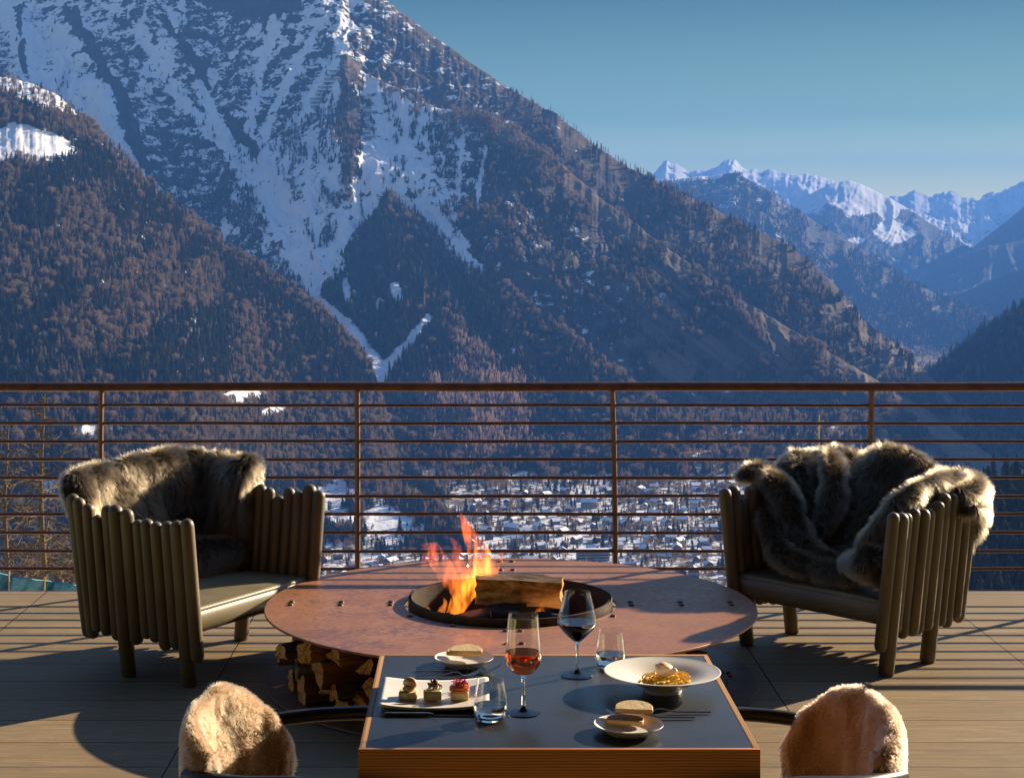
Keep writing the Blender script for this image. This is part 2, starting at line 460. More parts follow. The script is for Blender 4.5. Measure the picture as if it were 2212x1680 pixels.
mountain('mountain_spur',
    [(300, 640, 3800), (380, 560, 3900), (480, 425, 4050), (560, 330, 4170), (640, 235, 4300), (690, 165, 4380), (728, 122, 4430), (750, 118, 4430), (790, 160, 4380), (870, 196, 4290), (945, 235, 4200), (1060, 250, 4100), (1110, 275, 4040), (1200, 345, 3920), (1300, 430, 3770), (1420, 520, 3600), (1560, 622, 3400), (1700, 705, 3220), (1850, 795, 3020), (2000, 885, 2830), (2150, 995, 2650), (2300, 1060, 2500)],
    [(300, 957, 2900), (1500, 957, 2900), (1800, 985, 2740), (2150, 1060, 2370), (2300, 1090, 2250)],
    310, 2290, 900, 380, M_ROCK, amp=26, gully=34, gdir=radians(-32), gscale=85, pw=1.05, jag=5, seed=31, paint=paint_spur, calm=([1100, 1400], [1, .6]))

# --- wooded triangle
def paint_tri(a, PX, PY, t, X, Y, Z):
    n = fbm(PX / 40, PY / 40, 4, 43)
    s = np.full(PX.shape, 0.12)
    for g in [[(852, 620, 7), (862, 650, 10)], [(820, 650, 6), (815, 665, 5)], [(925, 690, 7), (880, 745, 9), (838, 790, 12), (805, 860, 16), (790, 930, 12), (785, 1010, 8)], [(672, 640, 12), (700, 665, 12), (740, 695, 12), (780, 748, 14), (812, 792, 16), (802, 870, 16), (790, 960, 14)], [(745, 610, 8), (750, 650, 7)],
              [(1108, 762, 10), (1120, 768, 5)], [(1225, 690, 5), (1232, 715, 4)]]:
        s = np.maximum(s, 1.2 * sstep(1.9, 0.5, line_d(PX, PY, g) + 0.5 * n))
    a['snow'][:] = s
    a['wood'][:] = 1
mountain('wooded_ridge',
    [(560, 880, 2950), (620, 790, 3120), (690, 645, 3380), (760, 522, 3580), (840, 417, 3760), (920, 482, 3650), (1000, 560, 3520), (1100, 632, 3350), (1200, 705, 3180), (1340, 818, 2960), (1450, 905, 2800), (1560, 975, 2690), (1680, 1020, 2600)],
    [(560, 1000, 2660), (1680, 1010, 2560)], 565, 1675, 560, 300, M_ROCK, amp=14, gully=18, gdir=radians(-20), gscale=90, pw=1.0, jag=5, seed=51, paint=paint_tri)
def paint_larch(a, PX, PY, t, X, Y, Z):
    n = fbm(PX / 40, PY / 40, 4, 63)
    a['wood'][:] = 0.8
    a['snow'][:] = 0.1
    for g in [[(925, 700, 5), (880, 745, 9), (840, 790, 12), (812, 840, 14), (800, 900, 14), (788, 1000, 10)]]:
        a['snow'][:] = np.maximum(a['snow'], 1.2 * sstep(1.9, 0.5, line_d(PX, PY, g) + 0.5 * n))
    a['grass'][:] = sstep(1.2, 0.5, blob(PX, PY, 1220, 955, 120, 40) + 0.4 * n)
mountain('larch_ridge',
    [(760, 920, 2820), (820, 850, 2960), (880, 765, 3100), (930, 695, 3180), (1000, 722, 3100), (1080, 772, 2990), (1150, 822, 2890), (1250, 905, 2760), (1350, 965, 2660), (1480, 1000, 2580)],
    [(760, 1020, 2540), (1480, 1030, 2480)], 765, 1475, 380, 220, M_ROCK, amp=10, gully=12, gdir=radians(-20), gscale=80, jag=4, seed=71, paint=paint_larch)

# --- wooded hill on the left
def paint_hill(a, PX, PY, t, X, Y, Z):
    n = fbm(PX / 40, PY / 40, 4, 83)
    s = np.full(PX.shape, 0.15)
    b1 = sstep(1.25, 0.75, blob(PX, PY, 30, 310, 120, 38, 0.12) + 0.3 * n)
    b2 = sstep(1.3, 0.8, blob(PX, PY, 90, 205, 150, 24, 0.30) + 0.4 * n)
    b3 = sstep(1.3, 0.8, blob(PX, PY, 525, 858, 52, 15, -0.1) + 0.4 * n)
    b4 = sstep(1.3, 0.8, blob(PX, PY, 195, 930, 40, 14, -0.1) + 0.4 * n)
    b5 = sstep(1.3, 0.8, blob(PX, PY, 110, 1050, 60, 14, -0.1) + 0.4 * n)
    b6 = sstep(1.3, 0.8, blob(PX, PY, 590, 890, 30, 12, -0.1) + 0.4 * n)
    b = np.maximum.reduce([b1, b2 * 0.62, b3, b4, b5 * 0.6, b6 * 0.6])
    a['snow'][:] = np.maximum(s, 1.1 * b)
    a['wood'][:] = 1 - b
    a['grass'][:] = 0.5 * b
    a['open'] = np.maximum.reduce([b1, b2 * 0.75, b3, b4, b5, b6])
mountain('wooded_hill',
    [(-700, -80, 3300), (0, 165, 3000), (60, 178, 2990), (120, 203, 2960), (220, 292, 2900), (330, 402, 2880), (450, 502, 2870), (560, 578, 2850), (680, 662, 2790), (760, 732, 2730), (800, 792, 2680), (820, 850, 2620), (850, 960, 2530), (900, 1040, 2430), (960, 1085, 2340)],
    [(-700, 1400, 1475), (420, 1400, 1475), (540, 1220, 1840), (640, 1117, 2150), (760, 1090, 2250), (960, 1100, 2210)], -500, 955, 760, 420, M_ROCK, amp=14, gully=8, gdir=radians(10), gscale=130, pw=0.95, jag=4, seed=91, paint=paint_hill)

# --- snowy knoll beside the village
def paint_knoll(a, PX, PY, t, X, Y, Z):
    n = fbm(PX / 40, PY / 40, 4, 103)
    fo = sstep(0.05, 0.35, fbm(PX / 70, PY / 35, 3, 111) + 0.15)
    fo = np.maximum(fo * sstep(1060, 1110, PY), sstep(60, 25, PY - np.interp(PX, [740, 830, 900, 960], [1000, 1040, 1075, 1110])) * (PX > 745))
    a['snow'][:] = 0.85 - 0.6 * fo
    a['wood'][:] = fo
    a['open'] = 1 - fo
mountain('snowy_knoll',
    [(500, 1250, 2050), (540, 1180, 2200), (600, 1060, 2330), (640, 1026, 2350), (690, 1010, 2350), (760, 1014, 2320), (830, 1042, 2250), (900, 1078, 2170), (960, 1116, 2080), (1010, 1160, 2020), (1060, 1200, 1950)],
    [(500, 1192, 1915), (1060, 1192, 1915)], 505, 1055, 260, 150, M_ROCK, amp=6, gully=4, gscale=90, jag=2, seed=121, paint=paint_knoll)

# --- valley floor
def valley():
    px = np.linspace(-2600, 3600, 700)
    d = np.concatenate([np.linspace(1350, 3300, 320), np.geomspace(3310, 13000, 60)])[:, None]
    X = (px - VX) / FP * d; Y = d * np.ones_like(X)
    Z = floor_z(Y) + 5 * fbm(X / 180, Y / 180, 4, 131)
    pxx = np.broadcast_to(px, Z.shape)
    Z += 55 * sstep(2380, 2800, Y + 60 * fbm(X / 200, Y / 200, 2, 9)) * (Y < 3300) * sstep(2080, 1850, pxx)
    Z -= 130 * sstep(1950, 2250, pxx) * sstep(1700, 2300, Y) * sstep(5600, 4400, Y)
    Z = np.where(Y > 3300, Z - 60 * sstep(3300, 3400, Y) * sstep(5600, 4600, Y), Z)
    n = fbm(X / 60, Y / 60, 5, 133); n2 = fbm(X / 220, Y / 220, 3, 135)
    a = {'snow': 0.52 + 0.16 * n2 + 0.30 * n - 0.25 * sstep(2350, 2600, Y) - 0.28 * (Y > 3500), 'wood': 0.25 * sstep(-0.2, 0.4, n), 'grass': 0.75 + 0.2 * n}
    o = grid_mesh('valley_floor', X, Y, Z, M_VALLEY, a); tag(o, kind='structure')
    LAY['valley_floor'] = dict(X=X, Y=Y, Z=Z)
valley()
def valley_z(x, y):
    """height of the valley floor at a point"""
    L = LAY['valley_floor']; ds = L['Y'][:, 0]; pxs = np.linspace(-2600, 3600, 700)
    i = np.clip(np.searchsorted(ds, y) - 1, 0, len(ds) - 2); px = VX + x / y * FP
    j = np.clip(((px + 2600) / 6200 * 699).astype(int) if hasattr(px, 'astype') else int((px + 2600) / 6200 * 699), 0, 698)
    fy = (y - ds[i]) / (ds[i + 1] - ds[i]); fx = (px - pxs[j]) / (pxs[1] - pxs[0])
    Z = L['Z']
    return (Z[i, j] * (1 - fx) + Z[i, j + 1] * fx) * (1 - fy) + (Z[i + 1, j] * (1 - fx) + Z[i + 1, j + 1] * fx) * fy

# --- far ranges
def far_paint(line, soft, base=0.0, hi=0.9, wood=0.8, seed=0, extra=None):
    def f(a, PX, PY, t, X, Y, Z):
        n = fbm(PX / 40, PY / 30, 5, seed + 203)
        a['snow'][:] = base + (hi - base) * sstep(soft, -soft, PY - line + 45 * n)
        a['wood'][:] = wood
        if extra: extra(a, PX, PY, n)
    return f
mountain('snowy_range', [(1150, 430, 14500), (1290, 400, 14200), (1360, 361, 14000), (1400, 381, 14000), (1440, 349, 14000), (1470, 360, 14000), (1500, 373, 14000), (1540, 361, 14000), (1575, 344, 14000), (1605, 364, 14000), (1640, 369, 14000), (1700, 372, 13900), (1740, 379, 13900), (1780, 384, 13800), (1860, 412, 13500), (1960, 455, 13300), (2100, 500, 13000)],
    [(1150, 600, 10500), (2100, 620, 10500)], 1200, 2090, 420, 140, M_FAR, amp=200, gully=70, gdir=radians(25), gscale=50, jag=8, seed=201, nz=800, smoothc=0, far=1.4, paint=far_paint(600, 60, 0.2, 0.74, 0.0, 1))
mountain('snowy_peaks', [(1780, 470, 18000), (1860, 450, 18000), (1900, 436, 18000), (1945, 418, 18000), (1975, 412, 18000), (2010, 428, 18000), (2050, 419, 18000), (2080, 424, 18000), (2110, 428, 18000), (2150, 412, 17800), (2211, 391, 17500), (2320, 372, 17000), (2500, 372, 17000)],
    [(1780, 640, 13200), (2500, 640, 13200)], 1790, 2480, 340, 120, M_FAR, amp=240, gully=80, gdir=radians(25), gscale=40, jag=13, seed=221, nz=800, smoothc=0, far=1.4, paint=far_paint(600, 60, 0.3, 0.72, 0.0, 2))
def dome_x(a, PX, PY, n):
    for b in [(1700, 505, 28, 8), (1745, 512, 20, 6), (1930, 500, 40, 22), (1850, 520, 16, 6), (1890, 560, 12, 6)]:
        a['snow'][:] = np.maximum(a['snow'], 1.0 * sstep(1.4, 0.7, blob(PX, PY, *b) + 0.4 * n))
mountain('snowy_dome', [(1540, 520, 10800), (1620, 470, 10600), (1700, 444, 10500), (1740, 424, 10500), (1790, 398, 10500), (1833, 390, 10500), (1880, 408, 10400), (1930, 432, 10200), (1990, 470, 10000), (2050, 508, 9800), (2110, 545, 9600), (2170, 600, 9300), (2300, 700, 8800)],
    [(1540, 720, 7600), (2300, 760, 7300)], 1550, 2290, 360, 200, M_FAR, amp=50, gully=60, gscale=70, jag=3, seed=241, nz=700, far=1.4, paint=far_paint(462, 16, 0.0, 1.0, 0.9, 3, dome_x))
mountain('blue_ridge', [(1860, 660, 8700), (1960, 592, 8600), (2040, 560, 8500), (2120, 536, 8300), (2211, 520, 8200), (2400, 480, 8000)],
    [(1860, 780, 6400), (2400, 800, 6200)], 1870, 2390, 220, 120, M_FAR, amp=40, gully=50, gscale=60, jag=3, seed=261, nz=600, far=1.4, paint=far_paint(300, 20, 0.0, 0.2, 1.0, 4))
mountain('blue_slope', [(2020, 620, 11600), (2070, 560, 11200), (2110, 528, 10800), (2160, 488, 10300), (2211, 448, 9800), (2330, 370, 9300), (2500, 330, 9000)],
    [(2020, 760, 7400), (2500, 800, 7000)], 2030, 2490, 220, 140, M_FAR, amp=50, gully=60, gscale=60, jag=3, seed=281, nz=600, far=1.4, paint=far_paint(300, 20, 0.0, 0.4, 1.0, 5))
def fspur_x(a, PX, PY, n):
    a['snow'][:] = 0.95 * sstep(12, -4, PY - np.interp(PX, [1400, 1480, 1590], [392, 388, 380])) * (PX < 1560)
    a['snow'][:] = np.maximum(a['snow'], 0.36 * sstep(520, 380, PY + 20 * n) * sstep(1760, 1600, PX))
    a['grass'][:] = 0.08
mountain('blue_spur', [(1250, 450, 7300), (1390, 393, 7100), (1480, 386, 7000), (1530, 380, 7000), (1590, 375, 6950), (1640, 400, 6850), (1700, 441, 6750), (1800, 502, 6550), (1900, 562, 6300), (1960, 602, 6150), (2060, 655, 5950), (2110, 680, 5800), (2140, 700, 5650), (2190, 760, 5350), (2260, 830, 5000)],
    [(1250, 772, 5140), (2260, 776, 5140)], 1260, 2250, 460, 240, M_FAR, amp=50, gully=40, gdir=radians(-35), gscale=60, jag=4, seed=301, nz=420, far=1.4, paint=far_paint(300, 20, 0.0, 0.4, 0.85, 6, fspur_x))
mountain('low_blue_ridge', [(1980, 690, 6900), (2060, 640, 6800), (2120, 612, 6700), (2211, 580, 6500), (2400, 500, 6300)],
    [(1980, 800, 5600), (2400, 840, 5300)], 1990, 2390, 200, 110, M_FAR, amp=30, gully=30, gscale=60, jag=3, seed=321, nz=500, far=1.4, paint=far_paint(300, 20, 0.0, 0.1, 1.0, 7))
mountain('dark_slope', [(1900, 930, 4800), (1960, 860, 4650), (2005, 803, 4550), (2060, 762, 4420), (2120, 714, 4300), (2211, 658, 4150), (2400, 520, 3900), (3000, 200, 3600)],
    [(1900, 1010, 3200), (2211, 1090, 2500), (3000, 1250, 2000)], 1910, 2950, 380, 260, M_FAR, amp=24, gully=26, gscale=80, jag=3, seed=341, nz=300, paint=far_paint(100, 20, 0.0, 0.1, 1.0, 8))

# --- the near hillside that falls from the deck, and the dark wooded slope on the right
def hillside():
    px = np.linspace(-2600, 4600, 420)
    d = np.concatenate([np.linspace(9.2, 40, 90), np.geomspace(40.6, 1480, 150)])[:, None]
    X = (px - VX) / FP * d; Y = d * np.ones_like(X)
    Z = -3.6 - 0.237 * (Y - 9.2) + np.minimum(Y * 0.02, 5) * fbm(X / (6 + Y * .06), Y / (6 + Y * .06), 4, 401)
    bank = 2.6 * sstep(-2.4, -5.2, X + 0.10 * (Y - 14)) * np.exp(-((Y - 17) / 9.0) ** 2)
    Z = Z + bank + 0.16 * bank * fbm(X * 1.6, Y * 1.6, 4, 405)
    right = sstep(2080, 2700, VX + X / Y * FP) * sstep(300, 900, Y)
    Z = Z + right * 70
    n = fbm(X / 2.2, Y / 2.2, 4, 407)
    a = {'snow': 0.42 + 0.5 * n, 'wood': np.full(X.shape, 0.5), 'grass': np.clip(0.5 + n, 0, 1)}
    o = grid_mesh('hillside', X, Y, Z, M_BANK, a); tag(o, kind='structure')
    LAY['hillside'] = dict(X=X, Y=Y, Z=Z)
M_BANK = terrain_mat('bank_ground', (0.16, 0.115, 0.07), (0.11, 0.08, 0.05), (0.07, 0.05, 0.035), nscale=1.6, band=1.0)
M_BANK.node_tree.nodes[[n.name for n in M_BANK.node_tree.nodes if n.type == 'BUMP'][0]].inputs['Distance'].default_value = 0.15
hillside()
mountain('right_slope', [(1985, 1460, 700), (2030, 1300, 800), (2045, 1250, 820), (2070, 1170, 860), (2110, 1085, 940), (2160, 1056, 1000), (2211, 1035, 1060), (2400, 960, 1150), (3000, 760, 1300), (3600, 600, 1400)],
    [(1985, 1570, 660), (2211, 1570, 640), (3600, 1570, 640)], 1990, 3500, 300, 160, M_FAR, amp=8, gully=8, gscale=60, jag=4, seed=421, nz=120, paint=far_paint(100, 20, 0.1, 0.2, 1.0, 9))

# --- air
def haze():
    m = bpy.data.materials.new('haze'); m.use_nodes = True; t = m.node_tree; t.nodes.clear()
    out = t.nodes.new('ShaderNodeOutputMaterial'); v = t.nodes.new('ShaderNodeVolumePrincipled')
    v.inputs['Color'].default_value = (0.11, 0.33, 1.0, 1); v.inputs['Density'].default_value = HAZE; v.inputs['Anisotropy'].default_value = 0.0
    t.links.new(v.outputs[0], out.inputs['Volume'])
    b = MB(); lo, hi = -900.0, 1150.0
    b.box((0, 13000, (lo + hi) / 2), (40000, 29000, hi - lo))
    o = b.build('haze', m, smooth=0); tag(o, kind='stuff'); o.display_type = 'WIRE'
HAZE = 7.2e-5
haze()
# ================================================================ trees
def conifer(seed, layers=8, sides=9, width=0.17, droop=0.5, base=0.06):
    r = random.Random(seed); b = MB()
    for k in range(layers):
        f = k / layers
        z0 = base + (1 - base) * f ** 0.92
        h = (1 - base) / layers * r.uniform(1.7, 2.3) * (1 - 0.25 * f)
        rr = width * (1 - f) ** 0.85 * r.uniform(0.8, 1.15) + 0.012
        n = max(5, int(sides * (1 - 0.4 * f)))
        top = min(1.0, z0 + h); vs = [(r.uniform(-.01, .01), r.uniform(-.01, .01), top)]
        a0 = r.uniform(0, 6.28)
        for j in range(2 * n):
            a = a0 + pi * j / n; q = rr * (r.uniform(0.8, 1.25) if j % 2 == 0 else r.uniform(0.35, 0.6))
            vs.append((q * cos(a), q * sin(a), z0 + (0 if j % 2 == 0 else h * 0.28) - droop * rr * (j % 2 == 0) * r.uniform(.2, .8)))
        b.add(vs, [(0, 1 + j, 1 + (j + 1) % (2 * n)) for j in range(2 * n)])
    return b
def twiggy(seed, n=150, shape='larch', width=0.16, thick=0.012):
    r = random.Random(seed); b = MB()
    for k in range(n):
        f = r.random() ** (0.8 if shape == 'larch' else 0.6)
        a = r.uniform(0, 2 * pi)
        if shape == 'larch':
            z = 0.10 + 0.9 * f; L = width * (1 - f) ** 0.8 * r.uniform(0.5, 1.2) + 0.015; s = 0.0; up = r.uniform(-0.15, 0.35)
        else:
            z = 0.22 + 0.62 * f; L = width * sqrt(max(0.05, 1 - (2 * f - 1.0) ** 2)) * r.uniform(0.7, 1.2); s = L * r.uniform(0, 0.55); up = r.uniform(0.2, 1.1)
        d = Vector((cos(a), sin(a), up)).normalized(); p = Vector((0, 0, z)) + d * s; q = p + d * (L - s * .5)
        sd = Vector((-sin(a), cos(a), 0)) * thick * r.uniform(0.7, 1.6); u = Vector((0, 0, thick * r.uniform(0.6, 1.4)))
        b.add([p - sd, p + sd, q + u], [(0, 1, 2)]); b.add([p - u, p + u, q - sd], [(0, 1, 2)])
        if shape != 'larch' and k % 2:
            q2 = q + Vector((r.uniform(-.1, .1), r.uniform(-.1, .1), r.uniform(.02, .1)))
            b.add([p + d * L * .4, p + d * L * .4 + sd * 1.5, q2], [(0, 1, 2)])
    return b
def trunk_mb(h=0.5, r=0.012): return MB().tube([(0, 0, -0.03), (0, 0, h * .5), (0, 0, h)], [r, r * .8, r * .35], 6)

def tree_mat(name, c1, c2, rough=0.8):
    t = NT(name); oi = t.n('ShaderNodeObjectInfo')
    v = t.coord('Object'); f = t.noise(v, 14, 3, 0.6)
    c = t.mix(oi.outputs['Random'], c1, c2)
    c = t.mix(f, c, tuple(0.55 * (a + b) * 0.5 for a, b in zip(c1, c2)))
    d = t.n('ShaderNodeBsdfDiffuse'); tl = t.n('ShaderNodeBsdfTranslucent'); mx = t.n('ShaderNodeMixShader'); mx.inputs[0].default_value = 0.42
    t.l(c, d.inputs[0]); t.l(c, tl.inputs[0]); t.l(d.outputs[0], mx.inputs[1]); t.l(tl.outputs[0], mx.inputs[2]); t.l(mx.outputs[0], t.out.inputs['Surface'])
    return t.mat
M_SPRUCE = tree_mat('spruce_needles', (0.050, 0.058, 0.034), (0.095, 0.095, 0.052))
M_LARCH = tree_mat('larch_twigs', (0.27, 0.195, 0.130), (0.42, 0.320, 0.220))
M_TWIG = tree_mat('bare_twigs', (0.30, 0.22, 0.16), (0.42, 0.32, 0.235))
M_BARK = simple('bark', (0.10, 0.075, 0.055), (0.05, 0.038, 0.03), 0.9, 30, (1, 1, .2))

def make_tree(name, crown, cm, label, group, th=0.5, tr=0.013):
    root = empty(name); tag(root, label, 'tree', group)
    trunk_mb(th, tr).build('trunk', M_BARK, root)
    crown.build('crown', cm, root, smooth=0, fix=False)
    return root
spruces = [make_tree('spruce_tree', conifer(s, 8 + s % 3, 10, (0.20, 0.27, 0.23, 0.17)[s]), M_SPRUCE, 'dark spruce among the chalets of the snowy village', 'spruces in the village', 0.4) for s in range(4)]
larches = [make_tree('larch_tree', twiggy(s + 50, 200, 'larch', (0.22, 0.30)[s], 0.014), M_LARCH, 'bare brown larch among the chalets of the village', 'larches in the village', 0.95) for s in range(2)]
bares = [make_tree('bare_tree', twiggy(s + 90, 190, 'round', 0.34, 0.010), M_TWIG, 'leafless grey brown broadleaf tree among the village chalets', 'bare trees in the village', 0.5, 0.018) for s in range(2)]

# ---- far woods, too many to count
def scatter(layer, n, dens, seed, hlo=15, hhi=25):
    """random points on a mountain, kept with probability dens(px, py, at, noise)"""
    L = LAY[layer]; r = np.random.default_rng(seed)
    nt_ = L['nt']; nu = L['X'].shape[1]
    fi = r.uniform(0, nt_ - 1.01, n); fj = r.uniform(0, nu - 1.01, n)
    i = fi.astype(int); j = fj.astype(int); a = fi - i; b = fj - j
    def S(A): return (A[i, j] * (1 - b) + A[i, j + 1] * b) * (1 - a) + (A[i + 1, j] * (1 - b) + A[i + 1, j + 1] * b) * a
    PX, PY = S(L['px']), S(L['py'])
    p = dens(PX, PY, {k: S(v) for k, v in L['at'].items()}, S(L['X']), S(L['Y']))
    k = r.random(n) < p
    P = np.stack([S(L['X']), S(L['Y']), S(L['Z'])], -1)[k]
    hh = r.uniform(hlo, hhi, k.sum()) * (0.75 + 0.5 * r.random(k.sum()) ** 2)
    return P, hh, PX[k], PY[k], r
W_S, W_L, W_LIT = [], [], []
def split(res, frac):
    P, h, px, py, r = res
    f = frac(px, py) if callable(frac) else frac
    k = r.random(len(h)) < f
    W_L.append((P[k], h[k])); W_S.append((P[~k], h[~k]))
N2 = lambda x, y, s, sc=60: fbm(x / sc, y / sc, 4, s)

# main face: clumps below the tree line, never in the gullies
split(scatter('mountain', 70000, lambda x, y, a, X, Y: np.clip(
    sstep(230, 520, y + 0.1 * (x - 500) + 90 * N2(x, y, 501)) * sstep(1.0, 0.55, a['snow']) * (0.35 + 0.9 * sstep(-0.25, 0.15, N2(x, y, 503, 45))) * sstep(1250, 1000, x)
    + 0.85 * sstep(1000, 1200, x) * sstep(-0.25, 0.15, N2(x, y, 505, 40) - 0.35 * a['grass'])
    + (0.10 * sstep(0.0, .3, N2(x, y, 506, 30)) + .012) * (x < 900) * (y > 40), 0, 1), 1, 11, 17), lambda x, y: 0.25 + 0.3 * sstep(0, 0.4, N2(x, y, 507, 80)))
split(scatter('mountain_spur', 78000, lambda x, y, a, X, Y: np.clip(
    sstep(150, 230, y) * sstep(0.85, 0.45, a['snow']) * sstep(-0.12, 0.12, N2(x + 0.0 * y, y, 511, 42) + 0.10 - 0.5 * a['grass'] * (x > 1250)) * (0.25 + 0.75 * a['wood']), 0, 1), 2, 11, 17),
    lambda x, y: 0.22 + 0.55 * sstep(-0.05, 0.35, N2(x, y, 513, 90)) + 0.5 * sstep(70, 10, y - np.interp(x, [735, 870, 1060, 1300, 1560, 1850], [105, 200, 250, 430, 620, 790])))
split(scatter('wooded_ridge', 34000, lambda x, y, a, X, Y: sstep(0.75, 0.4, a['snow']) * (0.75 + 0.25 * N2(x, y, 521, 30)), 3, 14, 21),
    lambda x, y: 0.06 + 0.5 * sstep(0.1, 0.4, N2(x, y, 523, 70)) * sstep(900, 1000, x) + 0.35 * sstep(60, 8, y - np.interp(x, [840, 1000, 1200, 1340], [417, 560, 705, 818])) * (x > 840))
res = scatter('larch_ridge', 15000, lambda x, y, a, X, Y: sstep(0.75, 0.4, a['snow']) * sstep(1.35, 0.95, blob(x, y, 1025, 850, 125, 140) + 0.3 * N2(x, y, 525, 40)), 14, 8, 13); W_LIT.append((res[0], res[1]))
split(scatter('larch_ridge', 9500, lambda x, y, a, X, Y: sstep(0.75, 0.4, a['snow']) * (1 - 0.9 * a['grass']) * sstep(0.9, 1.3, blob(x, y, 1025, 850, 125, 140) + 0.3 * N2(x, y, 525, 40)), 4, 13, 20),
    lambda x, y: np.clip(0.97 * sstep(1.3, 0.85, blob(x, y, 1020, 850, 125, 135) + 0.25 * N2(x, y, 525, 40)) + 0.12, 0, 1))
split(scatter('wooded_hill', 72000, lambda x, y, a, X, Y: np.clip((1 - 1.15 * a['open']) * (0.55 + 0.45 * sstep(-.3, .1, N2(x, y, 531, 28))), 0, 1), 5, 10, 16),
    lambda x, y: np.clip(0.04 + 0.62 * sstep(-0.12, 0.25, N2(x, y, 533, 90) + 0.10 * sstep(500, 800, y)) + 0.5 * sstep(40, 5, y - np.interp(x, [0, 220, 450, 680, 800], [165, 292, 502, 662, 792])), 0, 0.95))
split(scatter('snowy_knoll', 5200, lambda x, y, a, X, Y: (1 - a['open']) * 0.8, 6, 10, 18), lambda x, y: 0.25 + 0.6 * (y < 1085))
split(scatter('blue_spur', 24000, lambda x, y, a, X, Y: sstep(.8, .5, a['snow']) * sstep(-.3, .05, N2(x, y, 561, 40)), 9, 16, 25), 0.12)
split(scatter('snowy_dome', 9000, lambda x, y, a, X, Y: sstep(.5, .2, a['snow']) * sstep(-.3, .1, N2(x, y, 563, 40)), 10, 16, 26), 0.1)
split(scatter('dark_slope', 9000, lambda x, y, a, X, Y: 0.9 + 0 * x, 7, 18, 28), 0.05)
split(scatter('right_slope', 5200, lambda x, y, a, X, Y: 0.9 + 0 * x, 8, 15, 22), 0.0)
# foot of the slopes behind the village
def floor_scatter(n, x0, x1, d0, d1, dens, seed, hlo, hhi):
    r = np.random.default_rng(seed)
    d = np.sqrt(r.uniform(d0 ** 2, d1 ** 2, n)); px = r.uniform(x0, x1, n); x = (px - VX) / FP * d
    z = np.array(valley_z(x, d)); py = VY + (EYE - z) * FP / d
    k = r.random(n) < dens(px, py, d)
    return np.stack([x, d, z], -1)[k], r.uniform(hlo, hhi, k.sum()), px[k], py[k], r
split(floor_scatter(7000, 700, 2150, 2330, 2950, lambda x, y, d: sstep(2330, 2560, d + 120 * N2(x, y * 3, 541, 70)) * 0.85, 11, 12, 20), lambda x, y: 0.5 + 0.3 * N2(x, y, 543))
split(floor_scatter(26000, -400, 2300, 1380, 2450, lambda x, y, d: 0.20 + 0.6 * sstep(0.0, 0.3, N2(x, y * 2.5, 545, 45)) , 12, 6, 13), 0.72)

split(floor_scatter(2600, 1850, 2120, 4800, 7300, lambda x, y, d: .2 + .6 * (N2(x, y * 6, 571, 40) > 0.05), 15, 10, 18), .5)
def woods(name, data, protos_, m):
    P = np.concatenate([p for p, _ in data]); H = np.concatenate([h for _, h in data])
    me = bpy.data.meshes.new(name); me.vertices.add(len(P)); me.vertices.foreach_set('co', P.astype(np.float32).ravel())
    r = np.random.default_rng(len(P))
    a = me.attributes.new('size', 'FLOAT_VECTOR', 'POINT')
    wd = r.uniform(0.85, 1.35, len(P)); H = H * r.choice([.55, .8, 1.0, 1.0, 1.15], len(P))
    a.data.foreach_set('vector', np.stack([H * wd, H * wd, H], -1).astype(np.float32).ravel())
    a = me.attributes.new('turn', 'FLOAT_VECTOR', 'POINT')
    a.data.foreach_set('vector', np.stack([r.normal(0, .03, len(P)), r.normal(0, .03, len(P)), r.uniform(0, 6.28, len(P))], -1).astype(np.float32).ravel())
    o = link(bpy.data.objects.new(name, me))
    g = bpy.data.node_groups.new(name, 'GeometryNodeTree')
    g.interface.new_socket('Geometry', in_out='INPUT', socket_type='NodeSocketGeometry'); g.interface.new_socket('Geometry', in_out='OUTPUT', socket_type='NodeSocketGeometry')
    gi = g.nodes.new('NodeGroupInput'); go = g.nodes.new('NodeGroupOutput'); ip = g.nodes.new('GeometryNodeInstanceOnPoints')
    jn = g.nodes.new('GeometryNodeJoinGeometry')
    s = g.nodes.new('GeometryNodeInputNamedAttribute'); s.data_type = 'FLOAT_VECTOR'; s.inputs['Name'].default_value = 'size'
    t = g.nodes.new('GeometryNodeInputNamedAttribute'); t.data_type = 'FLOAT_VECTOR'; t.inputs['Name'].default_value = 'turn'
    er = g.nodes.new('FunctionNodeEulerToRotation')
    L = g.links.new
    for pr in protos_:
        oi = g.nodes.new('GeometryNodeObjectInfo'); oi.inputs['Object'].default_value = pr
        sm = g.nodes.new('GeometryNodeSetMaterial'); sm.inputs['Material'].default_value = m
        ti = g.nodes.new('GeometryNodeGeometryToInstance')
        L(oi.outputs['Geometry'], sm.inputs[0]); L(sm.outputs[0], ti.inputs[0]); L(ti.outputs[0], jn.inputs[0])
    ip.inputs['Pick Instance'].default_value = True
    L(gi.outputs[0], ip.inputs['Points'])
    L(s.outputs[0], ip.inputs['Scale']); L(t.outputs[0], er.inputs[0]); L(er.outputs[0], ip.inputs['Rotation'])
    L(ip.outputs[0], go.inputs[0])
    L(jn.outputs[0], ip.inputs['Instance'])
    md = o.modifiers.new('trees', 'NODES'); md.node_group = g
    tag(o, kind='stuff')
    return o
crown_of = lambda t: [c for c in t.children if c.name.startswith('crown')][0]
woods('spruce_forest', W_S, [crown_of(t) for t in spruces], M_SPRUCE)
woods('larch_forest', W_L, [crown_of(t) for t in larches + bares[:1]], M_LARCH)
M_LARCH_LIT = tree_mat('larch_twigs_painted_sunlit', (0.66, 0.47, 0.37), (0.80, 0.60, 0.49))  # larch twigs in a lighter colour, sunlight on this stand painted in
